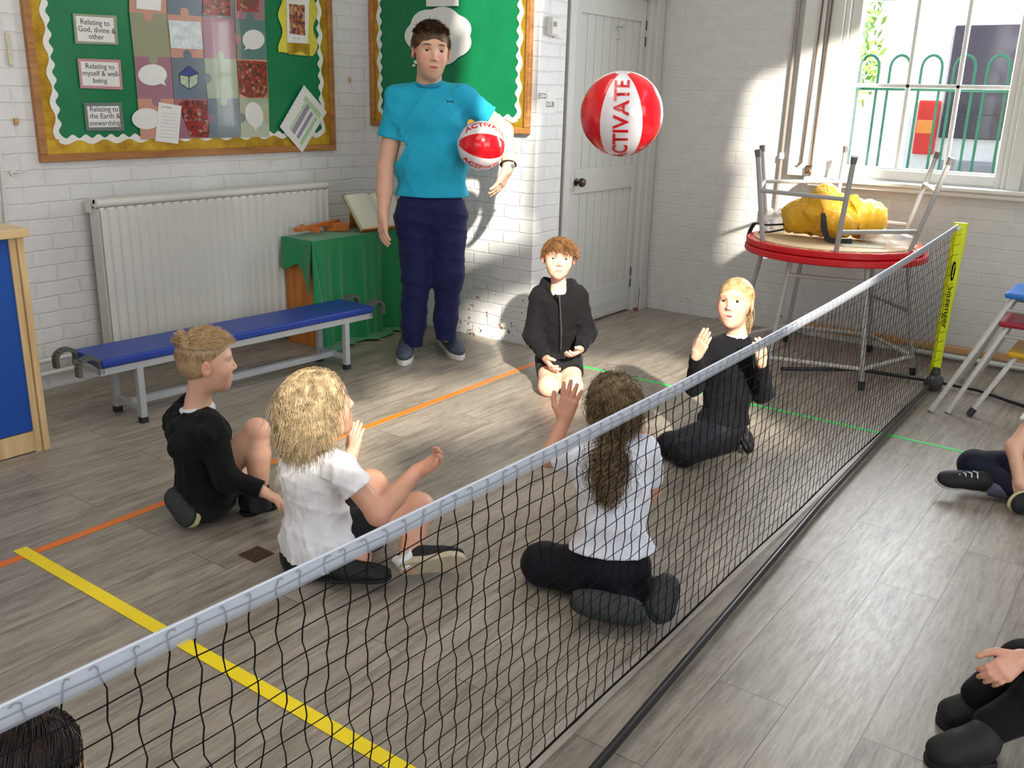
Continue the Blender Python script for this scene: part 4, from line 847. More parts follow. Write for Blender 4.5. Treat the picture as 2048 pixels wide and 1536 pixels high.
# ------------------------------------------------------------------ signed distance modelling (for cloth lumps and people)
def _pts(ax): return np.meshgrid(*ax, indexing='ij', sparse=True)
class Sdf:
    def __init__(s): s.pr = []; s.post = []
    def cap(s, a, b, ra, rb=None, k=.02, sub=False, fl=None):
        a = np.asarray(a, float); b = np.asarray(b, float); rb = ra if rb is None else rb
        m = max(ra, rb)+k+.012
        def fn(X, Y, Z):
            ba = b-a; L = max(float(ba@ba), 1e-12)
            h = np.clip(((X-a[0])*ba[0]+(Y-a[1])*ba[1]+(Z-a[2])*ba[2])/L, 0, 1)
            return np.sqrt((X-a[0]-h*ba[0])**2+(Y-a[1]-h*ba[1])**2+(Z-a[2]-h*ba[2])**2)-(ra+(rb-ra)*h)
        s.pr.append((np.minimum(a, b)-m, np.maximum(a, b)+m, fn, k, sub)); return s
    def ell(s, c, r, R=None, k=.02, sub=False):
        c = np.asarray(c, float); r = np.asarray(r, float); R = np.eye(3) if R is None else np.asarray(R, float)  # rows: local axes in world
        e = np.sqrt(((R*r[:, None])**2).sum(0))+k+.012
        def fn(X, Y, Z):
            dx, dy, dz = X-c[0], Y-c[1], Z-c[2]
            q = [(R[i, 0]*dx+R[i, 1]*dy+R[i, 2]*dz) for i in range(3)]
            k0 = np.sqrt(sum((q[i]/r[i])**2 for i in range(3))); k1 = np.sqrt(sum((q[i]/r[i]**2)**2 for i in range(3)))+1e-9
            return k0*(k0-1)/k1
        s.pr.append((c-e, c+e, fn, k, sub)); return s
    def chain(s, pts, rs, k=.02):
        for i in range(len(pts)-1): s.cap(pts[i], pts[i+1], rs[i], rs[i+1], k)
        return s
    def cut(s, p, n): # removes what lies on the n side of p
        p = np.asarray(p, float); n = np.asarray(n, float); n = n/np.linalg.norm(n); s.post.append(lambda X, Y, Z, D_: np.maximum(D_, (X-p[0])*n[0]+(Y-p[1])*n[1]+(Z-p[2])*n[2])); return s
    def cutnear(s, p, n, rad): # the same, only within rad of p
        p = np.asarray(p, float); n = np.asarray(n, float); n = n/np.linalg.norm(n)
        def f(X, Y, Z, D_):
            pl_ = (X-p[0])*n[0]+(Y-p[1])*n[1]+(Z-p[2])*n[2]; ds = np.sqrt((X-p[0])**2+(Y-p[1])**2+(Z-p[2])**2)-rad
            return np.where(ds < 0, np.maximum(D_, np.minimum(pl_, -ds)), D_)
        s.post.append(f); return s
    def wrinkle(s, amp, freq, dirs=((1, .3, .8), (.2, 1, .5)), seed=0):
        q = np.random.RandomState(seed)
        W_ = [(q.normal(size=3)*np.array((1, 1, .8))*freq*q.uniform(.6, 1.6), q.uniform(0, 6), q.normal(size=3)*freq*.5) for _ in range(5)]
        def f(X, Y, Z, D_):
            t = 0
            for w, p, w2 in W_:
                ph = X*w[0]+Y*w[1]+Z*w[2]+p; t = t+(1-np.abs(np.sin(ph+1.3*np.sin(X*w2[0]+Y*w2[1]+Z*w2[2]))))**2
            return D_-amp*(t/5*2-.8)
        s.post.append(f); return s
    def inside(s, fn): s.post.append(fn); return s
    def mesh(s, res, zones=(), pad=.01):
        lo = np.min([p[0] for p in s.pr if not p[4]], 0); hi = np.max([p[1] for p in s.pr if not p[4]], 0)
        axs = []
        for a in range(3):
            L = [lo[a]]
            while L[-1] < hi[a]:
                h = res
                for zc, zr, zh in zones:
                    if abs(L[-1]-zc[a]) < zr: h = min(h, zh)
                L.append(L[-1]+h)
            axs.append(np.array(L))
        D_ = np.full([len(a) for a in axs], .08, np.float32)
        for pl_, ph, fn, k, sub in s.pr:
            sl = [slice(max(0, np.searchsorted(axs[a], pl_[a])-1), min(len(axs[a]), np.searchsorted(axs[a], ph[a])+1)) for a in range(3)]
            if any(q.stop-q.start < 2 for q in sl): continue
            X, Y, Z = _pts([axs[a][sl[a]] for a in range(3)]); d2 = fn(X, Y, Z).astype(np.float32); d1 = D_[sl[0], sl[1], sl[2]]
            if sub:
                h = np.clip(.5-.5*(d1+d2)/k, 0, 1); D_[sl[0], sl[1], sl[2]] = d1*(1-h)+(-d2)*h+k*h*(1-h)
            else:
                h = np.clip(.5+.5*(d1-d2)/k, 0, 1); D_[sl[0], sl[1], sl[2]] = d1*(1-h)+d2*h-k*h*(1-h)
        if s.post:
            X, Y, Z = _pts([a.astype(np.float32) for a in axs])
            for f in s.post: D_ = f(X, Y, Z, D_).astype(np.float32)
        return nets(D_, axs)
def nets(D_, axs):
    D_[0] = D_[-1] = .05; D_[:, 0] = D_[:, -1] = .05; D_[:, :, 0] = D_[:, :, -1] = .05
    s = D_ < 0; n = [k-1 for k in D_.shape]; cnt = np.zeros(n, np.int8)
    for i in (0, 1):
        for j in (0, 1):
            for k in (0, 1): cnt += s[i:i+n[0], j:j+n[1], k:k+n[2]]
    ix = np.argwhere((cnt > 0) & (cnt < 8)); idx = -np.ones(n, np.int32); idx[tuple(ix.T)] = np.arange(len(ix))
    acc = np.zeros((len(ix), 3)); num = np.zeros(len(ix))
    cs_ = [(a, b, c) for a in (0, 1) for b in (0, 1) for c in (0, 1)]
    for a in cs_:
        for d in range(3):
            if a[d]: continue
            b = list(a); b[d] = 1
            da = D_[ix[:, 0]+a[0], ix[:, 1]+a[1], ix[:, 2]+a[2]]; db = D_[ix[:, 0]+b[0], ix[:, 1]+b[1], ix[:, 2]+b[2]]
            m = (da < 0) != (db < 0); t = np.where(m, da/np.where(m, da-db, 1), 0)
            for e in range(3):
                pa = axs[e][ix[:, e]+a[e]]; pb = axs[e][ix[:, e]+b[e]]; acc[:, e] += np.where(m, pa+(pb-pa)*t, 0)
            num += m
    V = acc/num[:, None]; F = []
    for d in range(3):
        e, f = (d+1) % 3, (d+2) % 3
        sa = [slice(None)]*3; sb = [slice(None)]*3; sa[d] = slice(0, -1); sb[d] = slice(1, None)
        A_ = s[tuple(sa)]; B = s[tuple(sb)]; q = np.argwhere(A_ != B); q = q[(q[:, e] > 0) & (q[:, f] > 0) & (q[:, e] < n[e]) & (q[:, f] < n[f])]
        def g(de, df):
            r = q.copy(); r[:, e] += de; r[:, f] += df; return idx[tuple(r.T)]
        Q = np.stack([g(-1, -1), g(0, -1), g(0, 0), g(-1, 0)], 1); fl_ = A_[tuple(q.T)]; Q[~fl_] = Q[~fl_][:, ::-1]; F.append(Q)
    return V, np.concatenate(F)
def laplace(V, F, it=1, lam=.5):
    for _ in range(it):
        acc = np.zeros_like(V); n = np.zeros(len(V))
        for a, b in ((0, 1), (1, 2), (2, 3), (3, 0)):
            np.add.at(acc, F[:, a], V[F[:, b]]); np.add.at(n, F[:, a], 1); np.add.at(acc, F[:, b], V[F[:, a]]); np.add.at(n, F[:, b], 1)
        V = V+(acc/n[:, None]-V)*lam
    return V
def sdf_obj(sd, name, mat, parent=None, res=.006, zones=(), it=1, color=None):
    V, F = sd.mesh(res, zones); V = laplace(V, F, it, .4); o = np_mesh(name, V, F, mat, parent)
    if color is not None:
        c = color(V); at = o.data.color_attributes.new('tint', 'FLOAT_COLOR', 'POINT'); at.data.foreach_set('color', np.concatenate([c, np.ones((len(c), 1))], 1).astype(np.float32).ravel())
    return o
# yellow bag and plastic bags on the upturned table
ybm = M('yellow_nylon', srgb(208, 156, 12)[:3], .5, var=.05, bump=.2, bscale=60, sheen=.2); strap = M('black_webbing', (.015, .015, .018), .7)
s = Sdf(); z0 = .722
s.ell((5.28, 1.78, z0+.11), (.12, .12, .11), k=.05).ell((5.30, 1.66, z0+.16), (.13, .11, .15), k=.06).ell((5.24, 1.56, z0+.09), (.11, .11, .09), k=.05).ell((5.40, 1.45, z0+.11), (.11, .12, .12), k=.05).cap((5.28, 1.72, z0+.20), (5.32, 1.52, z0+.21), .04, .05, .06)
s.wrinkle(.022, 15, seed=3).wrinkle(.010, 34, seed=9).cut((0, 0, z0+.004), (0, 0, -1))
bag = sdf_obj(s, 'kit_bag', ybm, res=.007, it=1); tag(bag, 'crumpled bright yellow nylon bag on the upturned red table between its legs', 'bag')
MB().tube([(5.17, 1.62, z0+.15), (5.13, 1.60, z0+.08), (5.12, 1.57, z0+.02), (5.15, 1.52, z0+.008), (5.20, 1.46, z0+.01)], .017, 8, flat=.3).obj('strap', strap, bag, smooth=True)
MB().tube([(5.25, 1.86, z0+.06), (5.22, 1.95, z0+.05), (5.28, 2.05, z0+.045), (5.33, 2.09, z0+.0), (5.32, 2.10, z0-.05)], .016, 8, flat=.35).obj('carry_strap', strap, bag, smooth=True)
MB().tube([(5.28, 1.86, z0+.03), (5.22, 1.93, z0+.012), (5.2, 1.99, z0+.006)], .014, 8, flat=.35).obj('carry_strap', strap, bag, smooth=True)
cpm = NT('clear_polythene'); _o = cpm.t.nodes['Material Output']; cpm.base((.9, .9, .92, 1)); cpm.b.inputs['Roughness'].default_value = .08
_tr = cpm.n('ShaderNodeBsdfTransparent'); _mx = cpm.n('ShaderNodeMixShader'); _mx.inputs[0].default_value = .42; cpm.l(_tr.outputs[0], _mx.inputs[1]); cpm.l(cpm.b.outputs[0], _mx.inputs[2]); cpm.l(_mx.outputs[0], _o.inputs['Surface'])
s = Sdf().ell((5.33, 1.94, z0+.06), (.07, .09, .075), k=.03).ell((5.30, 1.88, z0+.09), (.05, .06, .07), k=.03).wrinkle(.02, 26, seed=8).cut((0, 0, z0), (0, 0, -1))
tag(sdf_obj(s, 'polythene_bag', cpm.m, res=.008), 'crumpled clear polythene bag at the left of the yellow bag', 'plastic bag')
s = Sdf().ell((5.33, 1.33, z0+.03), (.10, .13, .045), k=.03).ell((5.22, 1.22, z0+.04), (.08, .08, .045), k=.03).wrinkle(.016, 26, seed=5).cut((0, 0, z0), (0, 0, -1))
tag(sdf_obj(s, 'polythene_bag', cpm.m, res=.008), 'flat clear polythene bag spread on the right of the upturned table', 'plastic bag')
rg_ = MB()
for i in range(60):
    a = rn.uniform(PI*.85, PI*1.75); r_ = rn.uniform(.425, .46); x, y = TC[0]+r_*math.cos(a), TC[1]+r_*math.sin(a); rg_.box((x-.006, y-.010, .7165), (x+.006, y+.010, .7185), 0, rn.uniform(0, 3))
rg_.obj('paint_chips', und, t2_)['kind'] = 'stuff'
pp = MB().box((5.10, 1.30, .7195), (5.30, 1.52, .7225), rz=.4).obj('paper_sheet', M('newsprint', srgb(196, 190, 172)[:3], .7, var=.2, nscale=50)); tag(pp, 'printed sheet lying flat on the upturned table under the yellow bag', 'paper')
# ------------------------------------------------------------------ people: shared anatomy
HF = np.array((math.cos(_y), math.sin(_y), 0.0))
def Vp(px, py, dh):
    d = ray(px, py); return CAM + d*(dh/float(d@HF))
def nrm(v): v = np.asarray(v, float); return v/np.linalg.norm(v)
RV, FV, UZ = nrm((RT[0], RT[1], 0)), HF, np.array((0, 0, 1.))   # picture right, away from the camera, up
def frame(fwd, up=(0, 0, 1)):
    f = nrm(fwd); r = nrm(np.cross(f, up)); return np.array((r, f, np.cross(r, f)))  # rows: right, forward, up
def tilt(R, yaw=0, pitch=0, roll=0):
    r, f, u = R; y_, p_, q_ = map(math.radians, (yaw, pitch, roll))
    f, r = f*math.cos(y_)-r*math.sin(y_), r*math.cos(y_)+f*math.sin(y_)
    f, u = f*math.cos(p_)+u*math.sin(p_), u*math.cos(p_)-f*math.sin(p_)
    r, u = r*math.cos(q_)-u*math.sin(q_), u*math.cos(q_)+r*math.sin(q_); return np.array((r, f, u))
def skin_mat(name):
    t = NT(name); a = t.n('ShaderNodeAttribute'); a.attribute_name = 'tint'; v = t.coord(); nz = t.noise(v, 60, 3)
    t.base(t.mix(1.0, a.outputs['Color'], t.ramp(nz, [(.3, (.94, .92, .91)), (.7, (1.0, 1.0, 1.0))]), 'MULTIPLY'))
    t.b.inputs['Roughness'].default_value = .48; t.b.inputs['Subsurface Weight'].default_value = .12; t.b.inputs['Subsurface Radius'].default_value = (.012, .005, .003)
    t.b.inputs['Subsurface Scale'].default_value = 1.0; t.bump(t.noise(v, 300, 2), .12, .001); return t.m
SK = skin_mat('skin')
def hair_mat(name, c1, c2):
    t = NT(name); v = t.coord(); nz = t.noise(v, 38, 3); t.base(t.ramp(nz, [(.3, srgb(*c1)), (.7, srgb(*c2))])); t.b.inputs['Roughness'].default_value = .42; t.b.inputs['Specular IOR Level'].default_value = .35; return t.m
def cloth_mat(name, c, rough=.8, bump=.25, bs=260, sheen=.15): return M(name, srgb(*c)[:3], max(rough, .7), var=.05, nscale=40, bump=bump, bscale=bs, sheen=sheen*.5, spec=.2)
class Head:
    def __init__(s, c, R, h, hw=1.0): s.c = np.asarray(c, float); s.R = np.asarray(R, float); s.h = h; s.hw = hw
    def P(s, x, y, z): return s.c+s.h*(x*s.hw*s.R[0]+y*s.R[1]+z*s.R[2])
    def L(s, V): return ((V-s.c)@s.R.T)/s.h/np.array((s.hw, 1, 1))
    def build(s, sd, neck, nr, mouth=0.0, cheek=1.0, ears=True, nose=1.0):
        h, R, P = s.h, s.R, s.P
        def E(x, y, z, a, b, c, k=.03, sub=False): sd.ell(P(x, y, z), (a*h*s.hw, b*h, c*h), R, k*h*3.2, sub)
        sd.cap(neck, P(0, -.10, -.18), nr*1.08, nr*.95, .02)
        E(0, -.055, .145, .325, .395, .345); E(0, .10, -.10, .262, .265, .36, .05); E(0, .135, -.31, .185, .20, .15, .04); E(0, .245, -.415, .075, .07, .065, .03)
        for q in (-1, 1):
            E(q*.155, .215, -.13, .10*cheek, .11, .12, .03); E(q*.12, .292, .115, .10, .055, .035, .02)
            E(q*.135, .385, .022, .062, .068, .048, .018, True)
        # nose
        sd.cap(P(0, .325, .06), P(0, .405*nose, -.115), .026*h, .040*h, .035*h)
        for q in (-1, 1): E(q*.042, .362*nose, -.135, .034, .040, .026, .010)
        # lips
        if mouth > 0: E(0, .36, -.272, .068, .075, .018+mouth*.03, .008, True)
        E(0, .338, -.248-mouth*.0, .082, .036, .021, .010); E(0, .330, -.298-mouth*.03, .068, .036, .024, .010)
        if ears:
            for q in (-1, 1):
                Re = tilt(R, yaw=-q*18); sd.ell(P(q*.335, -.03, -.035), (.030*h, .078*h, .125*h), Re, .02*h); sd.ell(P(q*.372, -.005, -.02), (.020*h, .045*h, .075*h), Re, .012*h, True)
        return sd
    def tint(s, V, base, lip=(.60, .22, .20), brow=(.12, .08, .05), browd=1.0, stubble=0.0, extra=()):
        c = np.tile(np.array(base[:3], float), (len(V), 1)); l = s.L(V); x, y, z = l.T; hd = (np.abs(x) < .45) & (y > .12) & (z > -.5) & (z < .4)
        def mixc(m, col):
            m = np.clip(m*hd, 0, 1)[:, None]; c[:] = c*(1-m)+np.array(col)*m
        if stubble: mixc(stubble*np.clip((-.16-z)*6, 0, 1)*(1-np.exp(-((x/.09)**2+((z+.27)/.05)**2))), (.30, .20, .15))
        for q in (-1, 1): mixc(.42*np.exp(-(((x-q*.17)/.10)**2+((z+.12)/.09)**2)), (.72, .28, .24))
        mixc(.30*np.exp(-((x/.05)**2+((z+.11)/.05)**2))*(y > .3), (.72, .30, .26))
        mixc(1.0*(np.exp(-((x/.085)**4+((z+.274)/.040)**4)))*(y > .26), lip)
        for q in (-1, 1):
            u = x*q; zc = .118-.9*(u-.13)**2; mixc(browd*np.exp(-(((u-.135)/.075)**4+((z-zc)/.017)**4))*(y > .1), brow)
            mixc(.5*np.exp(-(((u-.135)/.07)**4+((z-.045)/.012)**4))*(y > .2), (.22, .12, .09))
            mixc(.9*np.exp(-(((u-.022)/.012)**2+((z+.150)/.010)**2))*(y > .3), (.18, .07, .06))
        e = (np.abs(x) > .31) & (np.abs(z+.03) < .16) & (y < .15); c[e] = c[e]*.55+np.array((.70, .26, .20))*.45
        for p, r_, col, a in extra:
            m = (a*np.exp(-(((V-np.asarray(p))/r_)**2).sum(1)))[:, None]; c[:] = c*(1-m)+np.array(col)*m
        return c
    def eyes(s, parent, gaze=None, open_=1.0, iris=(70, 90, 100)):
        g = s.R[1] if gaze is None else nrm(gaze); im = M('iris_%d' % iris[0], srgb(*iris)[:3], .15); wm = M('eye_white', (.72, .70, .68), .2); pm = M('pupil', (.01, .01, .01), .1)
        for q in (-1, 1):
            c = s.P(q*.135, .262, .022); r = .066*s.h; b = MB(); n, m = 20, 14; up = s.R[2]; a1 = nrm(np.cross(g, up)); a2 = np.cross(a1, g)
            v = []; f = []; mi = []
            for i in range(m+1):
                th = PI*i/m*(.9) if i else 0.0
                th = [0, .16, .30, .46, .64, .74][i] if i < 6 else .74+(PI-.74)*(i-5)/(m-5)
                for j in range(n): v.append(c+r*(g*math.cos(th)+(a1*math.cos(2*PI*j/n)+a2*math.sin(2*PI*j/n))*math.sin(th)))
            for i in range(m):
                for j in range(n): f.append((i*n+j, i*n+(j+1) % n, (i+1)*n+(j+1) % n, (i+1)*n+j)); mi.append(2 if i < 2 else (1 if i < 4 else 0))
            b.add(v, f); b.mi = mi; b.obj('eye', [wm, im, pm], parent, smooth=True)
            # lids: a soft fold above and below the opening
            lid = Sdf(); lo = 1-open_
            for k in range(9):
                u = -1+2*k/8; pu = s.P(q*.135+u*.058, .315-.030*u*u, .022+(.034*(1-u*u))*(1-1.3*lo)+.0)
                if k: lid.cap(prev, pu, .0115*s.h, .0115*s.h, .01*s.h)
                prev = pu
            for k in range(9):
                u = -1+2*k/8; pu = s.P(q*.135+u*.056, .312-.030*u*u, .022-(.030*(1-u*u)))
                if k: lid.cap(prev, pu, .0085*s.h, .0085*s.h, .01*s.h)
                prev = pu
            tc = s._skin
            sdf_obj(lid, 'eyelid', SK, parent, res=.0016, it=1, color=lambda V: np.tile(np.array(tc[:3])*.86, (len(V), 1)))
def handp(sd, w, d, pn, L, curl=(.25, .35, .25), spread=.06, thumb=1, tcurl=.3, k=None, tout=.75, var=0.0):
    """wrist, direction, palm normal (fingers curl toward it), hand length; thumb=+1/-1 picks the side"""
    w = np.asarray(w, float); d = nrm(d); pn = np.asarray(pn, float); pn = nrm(pn-d*(pn@d)); lt = np.cross(d, pn)*thumb; k = k or .05*L
    sd.cap(w-d*.05*L, w+d*.12*L, .145*L, .15*L, .06*L)
    for i in range(4):
        o = (.15-.105*i)*1.0; base = w+d*(.50-.02*abs(i-1))*L+lt*o*L
        sd.cap(w+d*.10*L+lt*o*.55*L, base, .105*L, .082*L, .05*L)
        ln = (.40, .45, .42, .33)[i]*L; a = 0; sp = (1.5-i)*spread; p = base; rr = (.068, .070, .066, .058)[i]*L
        for sgi, fr_ in enumerate((.46, .30, .24)):
            a += curl[sgi]*(1+var*(i-1.5)); dd = d*math.cos(a)+pn*math.sin(a); dd = nrm(dd+lt*math.sin(sp)); q = p+dd*ln*fr_
            sd.cap(p, q, rr, rr*.88, .018*L); p = q; rr *= .88
    b = w+d*.14*L+lt*.13*L; m = b+nrm(d*.75+lt*tout+pn*.30)*.24*L; e = m+nrm(d*1.0+lt*(tout-.35)+pn*(.25+tcurl))*.19*L; t = e+nrm(d+lt*(tout-.7)+pn*(.2+tcurl*1.6))*.14*L
    sd.cap(b, m, .11*L, .082*L, .05*L).cap(m, e, .080*L, .068*L, .02*L).cap(e, t, .068*L, .056*L, .015*L)
def basis(up, lat):
    up = nrm(up); lat = np.asarray(lat, float); lat = nrm(lat-up*(lat@up)); return np.array((lat, np.cross(up, lat), up))
def torso(sd, hip, neck, shl, shr, w, dp, infl=0.0, bend=0.0, hipw=None, k=.05):
    hip, neck, shl, shr = [np.asarray(q, float) for q in (hip, neck, shl, shr)]; up = neck-hip; L = np.linalg.norm(up); B = basis(up, shr-shl); hw = hipw or w*.95
    back = B[1]*bend
    sd.ell(hip, (hw+infl, dp*.98+infl, .21*L+infl), B, k)
    sd.ell(hip+up*.36+back, (w*.84+infl, dp*.92+infl, .27*L+infl), B, k)
    sd.ell(hip+up*.68+back*.8, (w*.94+infl, dp*1.0+infl, .27*L+infl), B, k)
    sd.cap(shl*.86+shr*.14, shr*.86+shl*.14, dp*.50+infl, dp*.50+infl, k)
    sd.cap(hip+up*.86, neck, dp*.55+infl*.5, dp*.40+infl*.3, k*.8); return B
def strands(head, n, root, flow, steps, step, grav=0.0, lift=.04, off=.05, wob=.25, r0=.0010, seed=0, stiff=.7, floor_=None, curl=0.0, ends=.35, coll=(0, -.055, .145, .335, .405, .355), extra=None):
    q = np.random.RandomState(seed); h = head.h; cc = np.array(coll[:3]); rr = np.array(coll[3:]); polys = []; rad = []
    cnt = 0; tries = 0
    while cnt < n and tries < n*40:
        tries += 1; d = q.normal(size=3); d /= np.linalg.norm(d)
        if not root(d): continue
        cnt += 1; o_ = 1+off*q.uniform(.2, 1)
        p = cc+rr*d; nn = nrm(d/rr); f = flow(d, p, q); f = f-nn*(f@nn)*.8; v = nrm(nrm(f)+nn*lift*q.uniform(.4, 1.6)*6)
        P = [p.copy()]; ns = max(3, int(steps*q.uniform(.75, 1.1))); ph = q.uniform(0, 6); a1 = q.normal(size=3)
        gl_ = head.R@np.array((0, 0, -1.0)); wn = q.normal(size=3)
        for i in range(ns):
            dl = (p-cc)/rr; fl2 = flow(dl/np.linalg.norm(dl), p, q) if i < ns*.6 else v
            v = nrm(v*stiff+nrm(fl2)*(1-stiff)+gl_*grav*(i/ns+.2)+wn*wob*.12+a1*curl*math.sin(ph+i*1.5))
            p = p+v*step; dl = (p-cc)/(rr*o_); m_ = np.linalg.norm(dl)
            if m_ < 1: p = cc+rr*o_*dl/m_
            if extra is not None: p = extra(p, i/ns, q)
            P.append(p.copy())
        W_ = np.array([head.P(*a) for a in P]); polys.append(W_); k = len(P); rad.append(r0*(1-(1-ends)*np.linspace(0, 1, k)**2))
    return polys, rad
def hair_obj(polys, rad, mat, parent, name='hair'):
    V_, F_ = tube_np(polys, rad, 3); return np_mesh(name, V_, F_, mat, parent)
def haircap(head, mat, parent, infl=.03, face=(0, .44, -.14, .30, .30, .40), low=-.16, wr=.0, lowy=None, res=.004, name='scalp_hair'):
    sd = Sdf(); h = head.h; sd.ell(head.P(0, -.058, .148), ((.325+infl)*h*head.hw, (.395+infl)*h, (.345+infl)*h), head.R, .01)
    sd.ell(head.P(0, -.17, -.06), ((.27+infl)*h*head.hw, (.24+infl)*h, .24*h), head.R, .03)
    sd.ell(head.P(*face[:3]), np.array(face[3:])*h, head.R, .02*h*2, True)
    for q in (-1, 1): sd.ell(head.P(q*.36, .06, -.16), (.09*h, .13*h, .19*h), head.R, .02*h, True)
    sd.cut(head.P(0, 0, low), -head.R[2]+.35*head.R[1])
    if wr: sd.wrinkle(wr, 120, seed=3)
    return sdf_obj(sd, name, mat, parent, res=res)
def shoe(parent, heel, toe, up, w, mats, name='shoe', ht=.07, sole=.018, lace=None, ankle=None, sizes=None, flare=0):
    heel = np.asarray(heel, float); toe = np.asarray(toe, float); f = nrm(toe-heel); up = np.asarray(up, float); up = nrm(up-f*(up@f)); r = np.cross(f, up); L = np.linalg.norm(toe-heel)
    Q = lambda a, b, c: heel+f*a*L+r*b*w+up*c
    sd = Sdf(); sd.ell(Q(.24, 0, sole+ht*.40), (w*.46, L*.25, ht*.62), np.array((r, f, up)), .02); sd.ell(Q(.52, 0, sole+ht*.30), (w*.50, L*.30, ht*.48), np.array((r, f, up)), .03)
    sd.ell(Q(.76, 0, sole+ht*.16), (w*.50, L*.235, ht*.36), np.array((r, f, up)), .02)
    if ankle is not None: sd.cap(Q(.22, 0, sole+ht*.5), Q(.22, 0, sole+ht*.5)*.5+np.asarray(ankle)*.5, w*.40, w*.40, .02)
    sd.cut(Q(0, 0, sole*.8), -up); o = sdf_obj(sd, name, mats[0], parent, res=.0045)
    ol = []
    for a, hw_ in ((0, .10), (.03, .30), (.10, .40), (.25, .42), (.42, .38), (.60, .47), (.75, .50), (.88, .42), (.96, .26), (1.0, .06)): ol.append((a, hw_))
    pts = [(a, b) for a, b in ol]+[(a, -b*.92) for a, b in ol[::-1]]
    sb = MB(); sb.prism([Q(a, b*1.03, 0) for a, b in pts], up*sole); so_ = sb.obj('sole', mats[1], o, bevel=.004, seg=3)
    if lace is not None:
        for i in range(4):
            a = .36+.09*i; z_ = sole+ht*(1.02-.13*i)+.003
            MB().tube([Q(a, -.22, z_-.012), Q(a+.02, 0, z_+.004), Q(a+.05, .22, z_-.012)], .0028, 6).obj('lace', lace, o, smooth=True)
    return o
def person(name_, loc, label): return empty('person', tuple(loc), label=label, cat='person')
fair = srgb(226, 178, 152); fair2 = srgb(232, 184, 160); tan = srgb(214, 160, 132)
